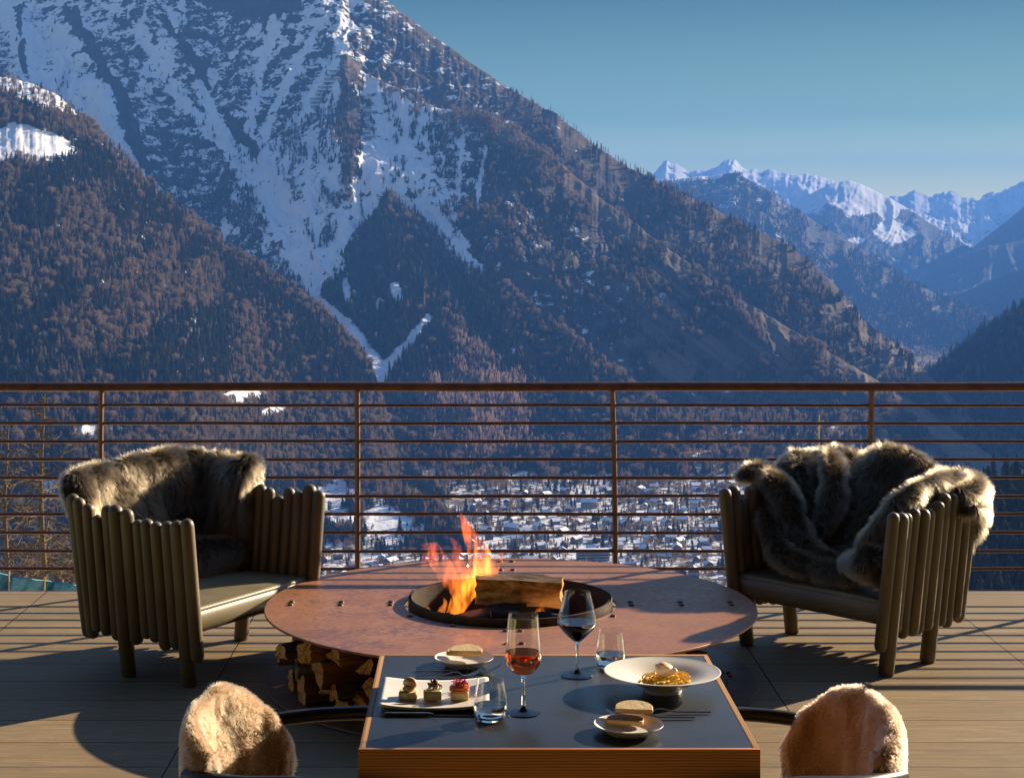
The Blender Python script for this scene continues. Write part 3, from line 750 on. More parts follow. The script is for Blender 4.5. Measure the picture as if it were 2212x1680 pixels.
woods('larch_forest_painted_sunlit', W_LIT, [crown_of(t) for t in larches], M_LARCH_LIT)

# ================================================================ village
M_WALLS = [simple('plaster_wall', (0.62, 0.58, 0.52), (0.5, 0.46, 0.4), 0.8, 0.5, rand=0.25),
           simple('timber_wall', (0.16, 0.085, 0.05), (0.09, 0.05, 0.032), 0.8, 0.8, (1, 1, 4), rand=0.35),
           simple('stone_wall', (0.33, 0.29, 0.25), (0.2, 0.18, 0.16), 0.85, 0.9, rand=0.25)]
M_RSNOW = simple('roof_snow', (0.84, 0.86, 0.9), (0.76, 0.78, 0.83), 0.7, 0.25)
M_SLATE = simple('slate_roof', (0.13, 0.10, 0.09), (0.07, 0.06, 0.055), 0.8, 0.5, rand=0.4)
M_WIN = simple('village_window', (0.03, 0.035, 0.045), None, 0.25)
def house(seed, L, W, H, wall, snow=0.8):
    """gabled chalet, ridge along x, origin on the ground"""
    r = random.Random(seed); b = MB()
    b.box((0, 0, H / 2 - 1), (L, W, H + 2), 0)
    rise = W * 0.30
    b.add([(-L / 2, -W / 2, H), (-L / 2, W / 2, H), (-L / 2, 0, H + rise), (L / 2, -W / 2, H), (L / 2, W / 2, H), (L / 2, 0, H + rise)], [(0, 1, 2), (3, 5, 4)], 1)
    for side in (-1, 1):
        k = int(L // 3)
        for fl in range(int(H // 2.8)):
            for i in range(k):
                if r.random() < 0.8: b.box((-L / 2 + (i + .5) * L / k, side * (W / 2), 1.5 + fl * 2.8), (1.1, 0.16, 1.3), 2)
        for fl in range(int(H // 2.8)):
            for i in range(int(W // 3)):
                b.box((side * (L / 2), -W / 2 + (i + .5) * W / int(W // 3), 1.5 + fl * 2.8), (0.16, 1.1, 1.3), 2)
            if r.random() < 0.7: b.box((side * (L / 2 + .6), 0, 0.25 + (fl + 1) * 2.8 - .3), (1.2, W * .8, 0.9), 1)
    root = b.build('chalet', [M_WALLS[wall], M_WALLS[1], M_WIN], smooth=0, fix=False)
    rb = MB(); ov = 1.2
    for side in (-1, 1):
        y1 = side * (W / 2 + ov); z1 = H - ov * 0.6; zr = H + rise
        top = 1 if r.random() < snow else 0
        for (t0, t1, mi) in ((0.0, 0.25, 0), (0.25, 0.25 + 0.5 * top, 1)):
            if t1 <= t0: continue
            e = 0.0 if mi == 0 else 0.35
            x = L / 2 + ov - e; yy = side * (W / 2 + ov - e); zz = z1 + e * .6
            vs = [(-x, 0, zr + t0), (x, 0, zr + t0), (x, yy, zz + t0), (-x, yy, zz + t0), (-x, 0, zr + t1), (x, 0, zr + t1), (x, yy, zz + t1), (-x, yy, zz + t1)]
            rb.add(vs, [(0, 1, 2, 3), (7, 6, 5, 4), (0, 3, 7, 4), (1, 5, 6, 2), (3, 2, 6, 7), (0, 4, 5, 1)], mi)
    rb.box((L * .2, W * .15, H + rise), (0.9, 0.9, 2.2), 0)
    rb.build('roof', [M_SLATE, M_RSNOW], root, smooth=0, fix=True)
    return root
protos = [house(1, 13, 11, 6.0, 0), house(2, 15, 12, 6.4, 1), house(3, 18, 13, 8.6, 0), house(4, 12, 10, 5.6, 2), house(5, 22, 13, 9, 2, 0.9), house(6, 14, 11, 6, 1, 0.3), house(7, 16, 12, 9, 0, 1.0)]
LBL = ['white plastered chalet with a snowy roof in the valley village', 'dark timber chalet with a snowy roof in the valley village', 'tall white chalet with rows of windows in the valley village',
       'small grey stone chalet in the valley village', 'long grey stone chalet in the valley village', 'timber chalet with mostly bare dark roof in the valley village', 'tall plastered chalet with thick snow on roof in valley village']
for p, l in zip(protos, LBL): tag(p, l, 'house', 'chalets of the valley village')
def placed(n, x0, x1, d0, d1, gap, dens, seed, taken):
    r = random.Random(seed); out = []
    for _ in range(n * 60):
        if len(out) >= n: break
        d = sqrt(r.uniform(d0 ** 2, d1 ** 2)); px = r.uniform(x0, x1); x = (px - VX) / FP * d
        if r.random() > dens(px, d): continue
        if any((x - a) ** 2 + (d - b) ** 2 < ((gap + g) * .5) ** 2 for a, b, g in taken): continue
        taken.append((x, d, gap)); out.append((x, d, float(valley_z(np.array([x]), np.array([d]))[0])))
    return out
taken = []
apt_p = on(1280, 1212, -350); taken.append((apt_p.x, apt_p.y, 60))
def vdens(px, d):
    lim = np.interp(px, [690, 800, 900, 960, 1050, 1560, 1700, 2000], [1890, 1900, 1920, 2080, 2350, 2420, 2380, 2000])
    return 0.0 if d > lim else 0.35 + 0.65 * float(vnoise(np.array([px / 60]), np.array([d / 90]), 55)[0] > -0.35)
spots = placed(298, 600, 1900, 1610, 2450, 19, vdens, 3, taken)
rr = random.Random(5); used = set()
for (x, y, z) in spots:
    k = rr.randrange(len(protos))
    o = protos[k] if k not in used else copy_tree(protos[k])
    used.add(k)
    s = rr.uniform(0.50, 0.88); o.location = (x, y, z); o.scale = (s, s, s * rr.uniform(.9, 1.1)); o.rotation_euler.z = rr.choice([0.3, 0.9, 1.6, 2.2, -0.4]) + rr.uniform(-.25, .25)
# trees between the houses
for fam, n, seed, h0, h1, gap in ((spruces, 110, 21, 11, 22, 9), (larches, 45, 22, 10, 18, 8), (bares, 70, 23, 7, 13, 9)):
    sp = placed(n, 640, 1980, 1600, 2480, gap, lambda px, d: 0.4 + 0.6 * float(vnoise(np.array([px / 35]), np.array([d / 60]), 57)[0] > 0.1), seed, taken)
    for i, (x, y, z) in enumerate(sp):
        o = fam[i] if i < len(fam) else copy_tree(fam[i % len(fam)])
        h = rr.uniform(h0, h1); wv = rr.uniform(.9, 1.3)
        o.location = (x, y, z); o.scale = (h * wv, h * wv, h); o.rotation_euler.z = rr.uniform(0, 6.28)

# apartment block
def apartment():
    root = empty('apartment_block', apt_p, 0.12); tag(root, 'grey apartment block with rows of white balconies at the front of village', 'building')
    L, W, fl = 34, 13, 4
    b = MB().box((0, 0, fl * 1.5 - 1), (L, W, fl * 3 + 2), 0)
    for f in range(fl):
        for i in range(9):
            b.box((-L / 2 + (i + .5) * L / 9, -W / 2, 1.6 + f * 3), (2.2, .2, 1.7), 1)
    b.build('wall', [M_WALLS[2], M_WIN], root, smooth=0, fix=False)
    for f in range(fl):
        q = MB()
        for i in range(9): q.box((-L / 2 + (i + .5) * L / 9, -W / 2 - 0.8, 0.5 + f * 3), (3.1, 1.3, 1.0))
        q.build('balcony', M_WALLS[0], root, smooth=0, fix=False)
    MB().box((0, 0, fl * 3 + .3), (L + 1.5, W + 2.5, .5), 0).box((0, 0, fl * 3 + .75), (L + 1, W + 2, .4), 1).build('roof', [M_SLATE, M_RSNOW], root, smooth=0, fix=False)
apartment()

# tower crane
def crane():
    M = simple('crane_paint', (0.75, 0.22, 0.06), None, 0.5)
    p = on(1483, 1062, -350); p.z = float(valley_z(np.array([p.x]), np.array([p.y]))[0])
    root = empty('tower_crane', p, 0.5); tag(root, 'orange tower crane rising over the village roofs', 'crane')
    H = 52; b = MB()
    for sx in (-.9, .9):
        for sy in (-.9, .9): b.tube([(sx, sy, 0), (sx, sy, H)], .22, 5)
    for k in range(20): b.tube([(-.9, -.9, k * H / 20), (.9, -.9, (k + 1) * H / 20)], .14, 4); b.tube([(.9, .9, k * H / 20), (.9, -.9, (k + 1) * H / 20)], .14, 4)
    b.build('mast', M, root, smooth=0)
    b = MB()
    for q in ((-.7, 0), (.7, 0), (0, 1.3)): b.tube([(-12, q[0], H + q[1]), (38, q[0], H + q[1])], .2, 5)
    for k in range(25): b.tube([(-12 + 2 * k, -.7, H), (-11 + 2 * k, 0, H + 1.3), (-10 + 2 * k, .7, H)], .12, 4)
    b.tube([(0, 0, H), (0, 0, H + 6)], .3, 5).tube([(0, 0, H + 6), (30, 0, H + 1.3)], .1, 4).tube([(0, 0, H + 6), (-11, 0, H + 1.3)], .1, 4)
    b.build('jib', M, root, smooth=0)
    MB().box((-10.5, 0, H - 1.2), (3, 1.6, 2.4)).build('counterweight', M_WALLS[2], root, smooth=0)
crane()

# avalanche barriers on the snow chutes of the mountain
M_BAR = simple('barrier_steel', (0.05, 0.045, 0.045), None, 0.7)
def surface(px, py, layers):
    best = None
    for n in layers:
        L = LAY[n]; k = L['nt']
        d = (L['px'][:k] - px) ** 2 + (L['py'][:k] - py) ** 2
        i, j = np.unravel_index(np.argmin(d), d.shape)
        if d[i, j] < 30 and (best is None or L['Y'][i, j] < best.y): best = Vector((L['X'][i, j], L['Y'][i, j], L['Z'][i, j]))
    return best
def barrier_mesh():
    b = MB()
    for k in range(9): b.box((-14 + 3.5 * k, 0, 1.6), (.5, .5, 4.6))
    for z in (0.9, 2.0, 3.1, 4.0): b.box((0, -.3, z), (31, .3, .55))
    return b
first = None
rows = [(778 + 14 * ((k * 7) % 3 - 1), 205 + 9.0 * k) for k in range(12)] + [(800 - 12 * (k % 2), 210 + 9 * k) for k in range(11)] + [(742 - 6.2 * k, 150 + 8.5 * k) for k in range(11)] + [(722 - 5.5 * k, 158 + 8.5 * k) for k in range(9)]
for (x, y) in rows:
    p = surface(x, y, ['mountain_spur', 'mountain'])
    if p is None: continue
    if first is None:
        first = barrier_mesh().build('avalanche_barrier', M_BAR, smooth=0, fix=False); o = first
        tag(o, 'dark avalanche barrier standing across a snow chute of the mountain', 'barrier', 'avalanche barriers on the mountain')
    else: o = first.copy(); COL.objects.link(o)
    o.location = p; s = rr.uniform(.6, 1.1); o.scale = (s, 1, 1.5); o.rotation_euler = (0, 0, rr.uniform(-.15, .15))

# spruces on the dark slope at the right, seen against the hazy valley
near_sp = [make_tree('spruce_tree', conifer(s + 70, 17, 15, 0.15), M_SPRUCE, 'tall dark spruce on the shaded slope beyond the railing', 'spruces on the shaded slope', 0.5) for s in range(3)]
P, h, px, py, r = scatter('right_slope', 230, lambda x, y, a, X, Y: (x < 2420) * (Y > 860) * 0.95, 77, 15, 22)
for i, (p, hh) in enumerate(zip(P, h)):
    o = near_sp[i] if i < 3 else copy_tree(near_sp[i % 3])
    o.location = p; o.scale = (hh * 1.2, hh * 1.2, hh); o.rotation_euler.z = i * 1.7
# along the main skyline a few trees stand against the sky
sky_t = [make_tree('ridge_larch', twiggy(s + 300, 150, 'larch', 0.2), M_LARCH, 'bare tree standing on the skyline ridge of the mountain', 'trees on the skyline ridge', 0.95, 0.02) for s in range(2)]
L = LAY['mountain']; k = L['nt'] - 1; n_ = 0
for x in [1128, 1190, 1196, 1212, 1217, 1226, 1240, 1246, 1255, 1262, 1270, 1276, 1298, 1303, 1308, 1314, 1330, 1335, 1340, 1346, 1352, 1362, 1372, 1378, 1384, 1389, 1397, 1404]:
    j = int(np.argmin(abs(L['px'][k] - x))); o = sky_t[n_] if n_ < 2 else copy_tree(sky_t[n_ % 2]); n_ += 1
    o.location = (L['X'][k, j], L['Y'][k, j], L['Z'][k, j] - 1); hh = rr.uniform(11, 19); o.scale = (hh * 1.2, hh * 1.2, hh); o.rotation_euler.z = n_
# ================================================================ deck and railing
def deck():
    t = NT('deck_planks'); v = t.coord('Object')
    br = t.n('ShaderNodeTexBrick'); t.l(t.coord('Object', loc=(1.02 + 0.0, 0.04, 0)), br.inputs['Vector'])
    br.offset = 0.0; br.squash = 1.0
    for k, x in (('Scale', 1.0), ('Mortar Size', 0.0030), ('Mortar Smooth', 0.0), ('Bias', 0.0), ('Brick Width', 1.1), ('Row Height', 0.2775)): br.inputs[k].default_value = x
    br.inputs['Color1'].default_value = (0, 0, 0, 1); br.inputs['Color2'].default_value = (1, 1, 1, 1); br.inputs['Mortar'].default_value = (0.5, 0.5, 0.5, 1)
    vg = t.coord('Object', (0.8, 14, 1)); vf = t.coord('Object', (3.5, 60, 1))
    g1 = t.noise(vg, 2.2, 6, 0.62, 0.6); g2 = t.noise(vf, 2.0, 5, 0.7); sp = t.noise(v, 7, 4, 0.6)
    c = t.ramp(g1, [(0.30, (0.255, 0.185, 0.105)), (0.55, (0.34, 0.255, 0.150)), (0.75, (0.42, 0.32, 0.19))])
    c = t.mix(t.ramp(g2, [(.38, 0.), (.66, .75)]), c, (0.17, 0.12, 0.066))
    c = t.mix(t.math('MULTIPLY', br.outputs['Color'], 0.38), c, (0.16, 0.115, 0.065))
    c = t.mix(t.ramp(sp, [(0.60, 0.0), (0.78, 0.35)]), c, (0.34, 0.29, 0.20))
    c = t.mix(br.outputs['Fac'], c, (0.012, 0.010, 0.008))
    h = t.math('SUBTRACT', t.math('ADD', t.math('MULTIPLY', g1, 0.15), t.math('MULTIPLY', g2, 0.12)), br.outputs['Fac'])
    m = t.principled(c, t.ramp(g1, [(0.3, 0.55), (0.8, 0.75)]), 0, t.bump(h, 0.6, 0.003), 0.25)
    b = MB().box((0.7, 2.56, -0.11), (15, 12.12, 0.22))
    o = b.build('deck', m, smooth=0); tag(o, kind='structure')
    M2 = simple('deck_edge', (0.10, 0.06, 0.04), None, 0.6, 6)
    o = MB().box((0.7, 8.632, -0.15), (15, 0.02, 0.30)).build('deck_edge_board', M2, smooth=0); tag(o, kind='structure')
deck()

RY = 8.50
M_RAIL = simple('weathered_steel_rail', (0.19, 0.078, 0.045), (0.105, 0.046, 0.030), 0.42, 14, (1, 1, 1), 0.5, 180, 0.0012, metal=0.25)
def railing():
    root = empty('railing', (0.6, RY, 0)); tag(root, 'rust brown steel railing of thin horizontal bars along the terrace edge', 'railing')
    x0, x1 = -6.2, 6.8
    xs = np.linspace(x0, x1, 60) - 0.6
    MB().tube([(x, 0, 1.030 + 0.0015 * sin(x * 3.1)) for x in xs], 0.0225, 14).build('top_rail', M_RAIL, root)
    r = random.Random(4)
    for k in range(10):
        y = (875, 914, 953, 992, 1031.5, 1071, 1110, 1150, 1190, 1228)[k]
        z = EYE - (y - VY) * RY / FP
        xx = np.linspace(x0, x1, 90) - 0.6
        ph = r.uniform(0, 6)
        MB().tube([(x, 0, z + 0.0012 * sin(x * 2.3 + ph) + r.uniform(-.0007, .0007)) for x in xx], 0.0085, 8).build('bar', M_RAIL, root)
    for k in range(-4, 5):
        x = -0.567 + 1.2595 * k - 0.6
        if not x0 < x + .6 < x1: continue
        b = MB(); ln = r.uniform(-.012, .012)
        b.tube([(x + ln * 1.0, 0.004, -0.13), (x + ln * .6, 0.004, 0.4), (x - ln * .2, 0.004, 0.8), (x - ln, 0.004, 1.012)], 0.014, 8, flat=1.7, up=(0, 1, 0))
        for kk in range(10):
            z = EYE - ((875, 914, 953, 992, 1031.5, 1071, 1110, 1150, 1190, 1228)[kk] - VY) * RY / FP
            b.lathe([(0.0, -.012), (.013, -.010), (.016, 0), (.013, .010), (0, .012)], 8, (x + ln * (0.6 - z), 0, z))
        b.build('post', M_RAIL, root)
railing()

# ================================================================ fire pit
PC = Vector((0.150, 6.95, 0)); PR, PH = 0.98, 0.296
def corten():
    t = NT('rusted_steel_plate'); v = t.coord('Object')
    a = t.noise(v, 3.2, 6, 0.65); f = t.noise(v, 38, 6, 0.7); s = t.noise(t.coord('Object', (9, 30, 9)), 1.5, 4, 0.6)
    c = t.ramp(a, [(0.28, (0.28, 0.118, 0.058)), (0.5, (0.37, 0.165, 0.084)), (0.72, (0.45, 0.215, 0.118))])
    c = t.mix(t.ramp(f, [(0.45, 0.0), (0.72, 0.55)]), c, (0.17, 0.075, 0.055))
    # dull violet burnt patches on the left half, dark splash marks at the left rim
    sx = t.n('ShaderNodeSeparateXYZ'); t.l(v, sx.inputs[0])
    left = t.ramp(sx.outputs['X'], [(0.0, 1.0), (0.30, 0.0)])   # object x below 0
    lm = t.math('MULTIPLY', t.math('LESS_THAN', sx.outputs['X'], -0.02), t.ramp(t.noise(v, 4.5, 5, 0.7), [(0.47, 0.0), (0.62, 0.75)]))
    c = t.mix(t.math('MULTIPLY', lm, t.ramp(f, [(0.40, 0.0), (0.55, 1.0)])), c, (0.115, 0.060, 0.085))
    vo = t.n('ShaderNodeTexVoronoi'); vo.inputs['Scale'].default_value = 34; t.l(t.coord('Object', (0.8, 1.5, 1)), vo.inputs['Vector'])
    dots = t.ramp(vo.outputs['Distance'], [(0.16, 1.0), (0.24, 0.0)])
    dm = t.math('MULTIPLY', dots, t.ramp(t.math('MULTIPLY_ADD', sx.outputs['X'], -1.0, t.math('MULTIPLY', t.math('SUBTRACT', a, .5), 1.6)), [(0.52, 0.0), (0.80, 0.9)]))
    c = t.mix(dm, c, (0.075, 0.030, 0.018))
    sc = t.ramp(t.noise(t.coord('Object', (2, 26, 2), (0, 0, 0.5)), 5, 3, 0.6), [(0.70, 0.0), (0.80, 0.30)])
    c = t.mix(sc, c, (0.52, 0.33, 0.24))
    w = t.n('ShaderNodeTexWhiteNoise'); 
    rgh = t.ramp(f, [(0.3, 0.34), (0.7, 0.55)])
    nb = t.bump(t.math('ADD', f, t.math('MULTIPLY', a, 0.7)), 0.16, 0.003)
    return t.principled(c, rgh, 0.12, nb, 0.5)
M_COR = corten()
M_IRON = simple('burnt_iron', (0.060, 0.036, 0.025), (0.03, 0.021, 0.017), 0.6, 22, bump=0.4, bscale=90, bdist=.002, metal=0.3)
M_ASH = simple('ash', (0.38, 0.36, 0.33), (0.10, 0.09, 0.08), 0.95, 26, bump=0.8, bscale=60, bdist=.006)
M_RIVET = simple('rivet_steel', (0.165, 0.085, 0.058), (0.095, 0.05, 0.04), 0.4, 30, metal=0.3)
def firepit():
    root = empty('fire_pit', PC); tag(root, 'round rusted steel fire pit with wide riveted rim and open central bowl', 'fire pit')
    n = 160
    def ring(ri, ro, z0, z1, bev=.0015):
        return MB().lathe([(ri, z1), (ro - bev, z1), (ro, z1 - bev), (ro, z0), (ri, z0)], n, closed=True)
    ring(0.425, PR, PH - .008, PH).build('rim_plate', M_COR, root, 40)
    # bowl: a collar standing proud of the plate and a dished floor
    MB().lathe([(0.405, PH + .030), (0.409, PH + .028), (0.409, PH - .14), (0.10, PH - .15), (0.0, PH - .15), (0.0, PH - .142), (0.34, PH - .135), (0.395, PH - .105), (0.397, PH + .030)], 128).build('bowl', M_IRON, root, 40)
    MB().lathe([(0.0, PH - .115), (0.12, PH - .112), (0.25, PH - .120), (0.37, PH - .124), (0.372, PH - .134), (0, PH - .134)], 48).build('ash_bed', M_ASH, root, 60)
    # base plate with curved slots
    b = ring(0.30, PR, 0.004, 0.012)
    b.build('base_plate', M_BASE, root, 40)
    MB().lathe([(0.30, 0.005), (0.30, PH - .16), (0.0, PH - .16)], 64).lathe([(0, .005), (.30, .005)], 64).build('pedestal', M_IRON, root, 40)
    sl = MB()
    for k in range(28):
        for q in (0, 1):
            rr_ = 0.86 - 0.045 * q; a0 = 2 * pi * k / 28 + q * .09; a1 = a0 + .15
            pts = [(rr_ * cos(a0 + (a1 - a0) * i / 8), rr_ * sin(a0 + (a1 - a0) * i / 8)) for i in range(9)]
            vs = [(x * (1 - .005), y * (1 - .005), .0134) for x, y in pts] + [(x * (1 + .005), y * (1 + .005), .0134) for x, y in pts]
            sl.add(vs, [(i, i + 1, i + 10, i + 9) for i in range(8)])
    sl.build('slots', M_IRON, root, 0)
    for k in range(6):
        a = k * pi / 3 + .5
        MB().tube([(0.42 * cos(a), 0.42 * sin(a), .012), (0.42 * cos(a), 0.42 * sin(a), PH - .008)], .008, 8).build('strut', M_IRON, root)
    rp = [(0.0, .0085), (.006, .0078), (.0105, .0052), (.0125, 0.0)]
    def rivet(x, y, z): MB().lathe(rp[::-1], 14, (x, y, z)).build('rivet', M_RIVET, root)
    for r_ in (0.88, 0.68, 0.48):
        for s in (-1, 1):
            rivet(-r_, s * .027, PH); rivet(r_ + .004, s * .027, PH); rivet(s * .027, r_ + .012, PH); rivet(s * .027, -r_, PH)
    for k in range(12):
        if k % 3: rivet(0.455 * cos(k * pi / 6), 0.455 * sin(k * pi / 6), PH)
    for s in (-1, 1): rivet(.88, s * .027, .012); rivet(-.88, s * .027, .012)
M_BASE = simple('rusted_base_plate', (0.19, 0.095, 0.065), (0.10, 0.055, 0.042), 0.5, 7, bump=0.3, bscale=60, bdist=.002, metal=0.1)
firepit()

# ---- firewood
M_WOODS = simple('split_wood', (0.52, 0.235, 0.085), (0.32, 0.125, 0.045), 0.75, 9, (0.6, 9, 9), 0.7, 30, .004, rand=.2)
def endgrain():
    t = NT('log_end'); v = t.coord('Object')
    w_ = t.n('ShaderNodeTexWave', wave_type='RINGS', rings_direction='X'); w_.inputs['Scale'].default_value = 26; w_.inputs['Distortion'].default_value = 5; w_.inputs['Detail'].default_value = 3
    t.l(v, w_.inputs['Vector'])
    c = t.ramp(w_.outputs['Color'], [(0.2, (0.64, 0.29, 0.075)), (0.8, (0.78, 0.40, 0.12))])
    vo = t.n('ShaderNodeTexVoronoi', feature='DISTANCE_TO_EDGE'); vo.inputs['Scale'].default_value = 16; t.l(t.coord('Object', (1, 1, .5)), vo.inputs['Vector'])
    c = t.mix(t.ramp(vo.outputs['Distance'], [(0.0, 0.8), (0.035, 0.0)]), c, (0.10, 0.05, 0.025))
    c = t.mix(t.ramp(t.noise(v, 18, 5, .7), [(.5, 0.), (.75, .6)]), c, (0.30, 0.15, 0.06))
    return t.principled(c, 0.8, 0, t.bump(t.noise(v, 60, 4, .6), .4, .003), .2)
M_END = endgrain()
M_LBARK = simple('log_bark', (0.19, 0.12, 0.075), (0.05, 0.035, 0.027), 0.95, 12, (0.5, 4, 4), 1.0, 26, .010)
M_LICHEN = simple('pale_bark', (0.42, 0.39, 0.35), (0.14, 0.11, 0.09), 0.95, 16, (1, 1, 1), 1.0, 30, .010)
M_CHAR = simple('charred_wood', (0.030, 0.022, 0.018), (0.012, 0.010, 0.009), 0.7, 20, (1, 3, 3), 1.0, 40, .010)
def log_mesh(seed, L, R, kind='split', mats=None, rough=1.0):
    r = random.Random(seed); n = 24; segs = 9
    if kind == 'split': ang = [0, r.uniform(1.3, 1.8), r.uniform(2.5, 3.3), r.uniform(4.0, 5.0)][: r.choice([3, 4, 4])]
    else: ang = None
    if kind == 'split':
        cs = [Vector((cos(a) * R * r.uniform(.75, 1.15), sin(a) * R * r.uniform(.75, 1.15))) for a in ang]
        poly = []
        per = n // len(cs)
        for i in range(len(cs)):
            p, q = cs[i], cs[(i + 1) % len(cs)]
            for k in range(per): 
                w_ = p.lerp(q, k / per)
                if i == 0: w_ = w_ * (1 + 0.32 * sin(pi * k / per))
                poly.append(w_)
        bark = set(range(0, per))
    elif kind == 'half':
        poly = [Vector((cos(pi * k / 15) * R, sin(pi * k / 15) * R * .9 - R * .3)) for k in range(16)] + [Vector((-R + 2 * R * k / 8, -R * .3 + r.uniform(-.003, .003))) for k in range(1, 8)]
        bark = set(range(0, 15))
    elif kind == 'block':
        cs = [Vector((-R * .95, -R * .75)), Vector((R * .85, -R * .9)), Vector((R * 1.0, R * .55)), Vector((R * .1, R * 1.05)), Vector((-R * 1.02, R * .7))]
        poly = [cs[i].lerp(cs[(i + 1) % 5], k / 5) for i in range(5) for k in range(5)]; bark = set(range(10, 20))
    else:
        poly = [Vector((cos(2 * pi * k / n) * R, sin(2 * pi * k / n) * R)) * r.uniform(.96, 1.04) for k in range(n)]; bark = set(range(n))
    m = len(poly); vs, fs, mi = [], [], []
    for i in range(segs + 1):
        x = -L / 2 + L * i / segs
        for j, p in enumerate(poly):
            d = 1 + rough * (0.11 * float(vnoise(np.array([i * .8 + seed * 3.7]), np.array([j * .55]), seed)[0]) + r.uniform(-.025, .025))
            vs.append((x + (r.uniform(-.006, .006) if i in (0, segs) else 0), p.x * d, p.y * d))
    for i in range(segs):
        for j in range(m):
            j2 = (j + 1) % m; fs.append((i * m + j, i * m + j2, (i + 1) * m + j2, (i + 1) * m + j)); mi.append(1 if j in bark else 0)
    b = MB(); b.v = vs; b.f = fs; b.m = mi
    for i, rev in ((0, 1), (segs, 0)):
        c0 = len(b.v); b.v.append((-L / 2 + L * i / segs, sum(p.x for p in poly) / m, sum(p.y for p in poly) / m))
        for j in range(m):
            j2 = (j + 1) % m; b.f.append((c0, i * m + j2, i * m + j) if rev else (c0, i * m + j, i * m + j2)); b.m.append(2)
    return b
def log(seed, loc, rz, L, R, kind, label, mats=None, rx=0.0, ry=0.0, group='split logs stored under the fire pit'):
    o = log_mesh(seed, L, R, kind).build('firewood_log', mats or [M_WOODS, M_LBARK, M_END], smooth=40)
    o.location = loc; o.rotation_euler = (rx, ry, rz); tag(o, label, 'log', group); return o
rl = random.Random(11)
GEN = 'split log stored between the two plates of the fire pit'
k = 0
for a_deg in (196, 205, 214, 223, 231, 239, 247, 255, 263, 271, 280):
    a = radians(a_deg)
    zz = 0.012
    for lev in range(3):
        if a_deg in (196, 205) and lev < 1 and rl.random() < .5: continue
        R = rl.uniform(.044, .064); L = rl.uniform(.30, .42)
        ro = rl.uniform(.86, .95) - L / 2 - (0.05 if lev == 0 else 0)
        zc = zz + R * .78
        if zc + R * .75 > PH - .012: break
        aa = a + rl.uniform(-.04, .04) + (0.06 if lev == 1 else 0)
        lab = GEN; mats = None; kind = 'split'
        if (a_deg, lev) == (205, 1): kind = 'half'; mats = [M_WOODS, M_LICHEN, M_LICHEN]; lab = 'log with pale lichened grey end, at the left of the stack'
        log(100 + k, (PC.x + ro * cos(aa), PC.y + ro * sin(aa), zc), aa + pi + rl.uniform(-.15, .15), L, R, kind, lab, mats, rx=rl.uniform(0, 6.28))
        k += 1; zz = zc + R * .72
log(171, (PC.x - .70, PC.y - .36, .205), radians(206), .38, .060, 'half', 'thick log with grey barky top, highest at the left end of the stack', [M_WOODS, M_LBARK, M_END], rx=.15)
log(172, (PC.x - .66, PC.y - .14, .245), radians(192), .36, .040, 'split', 'log tucked directly under the rim plate near the left chair', rx=1.1)
log(173, (PC.x - .40, PC.y - .80, .035), radians(350), .20, .024, 'split', 'thin split piece lying flat on the base plate before the stack', rx=.2)
for i, (ad, R, zc) in enumerate(((312, .06, .075), (322, .055, .07), (316, .06, .195), (326, .055, .19), (300, .05, .06), (302, .05, .16))):
    a = radians(ad); log(200 + i, (PC.x + .66 * cos(a), PC.y + .66 * sin(a), zc), a, .40, R, 'split', 'split log on the right side of the fire pit, mostly hidden by the table', rx=rl.uniform(0, 6))
# burning wood in the bowl
def flog():
    t = NT('scorched_split_face'); v = t.coord('Object', (1.0, 2.6, 2.6))
    c = t.ramp(t.noise(v, 5.5, 6, .68, .8), [(.40, (.88, .64, .38)), (.50, (.74, .38, .14)), (.60, (.30, .13, .05)), (.70, (.05, .03, .02))])
    g = t.noise(t.coord('Object', (2, 30, 30)), 3, 4, .6)
    c = t.mix(t.ramp(g, [(.5, 0.), (.7, .5)]), c, (.25, .11, .04))
    return t.principled(c, .85, 0, t.bump(t.noise(v, 16, 6, .7), 1.0, .012), .2)
BW = 'logs burning in the fire bowl'
o = log_mesh(301, .34, .066, 'block', rough=.8).build('burning_log', [M_FLOG1 := flog(), M_LBARK, M_END], smooth=40)
o.location = (PC.x + .035, PC.y - .02, PH + .052); o.rotation_euler = (radians(-8), radians(1.5), radians(-6)); tag(o, 'big split log with charred bark lying on top in the fire bowl', 'log', BW)
MBk = None
o = log_mesh(302, .42, .05, 'split').build('burning_log', [M_CHAR, M_CHAR, M_END], smooth=40)
o.location = (PC.x - .08, PC.y - .12, PH - .030); o.rotation_euler = (0.6, radians(-9), radians(24)); tag(o, 'blackened burning log under the big log, left end glowing', 'log', BW)
o = log_mesh(303, .36, .048, 'split').build('burning_log', [M_FLOG1, M_CHAR, M_END], smooth=40)
o.location = (PC.x + .10, PC.y - .17, PH - .040); o.rotation_euler = (2.0, radians(3), radians(-3)); tag(o, 'half burnt log with pale split side, lowest in the fire bowl', 'log', BW)
o = log_mesh(304, .30, .045, 'split').build('burning_log', [M_CHAR, M_CHAR, M_CHAR], smooth=40)
o.location = (PC.x + .12, PC.y + .10, PH - .060); o.rotation_euler = (1.0, 0, radians(70)); tag(o, 'charred black log at the back of the fire bowl', 'log', BW)

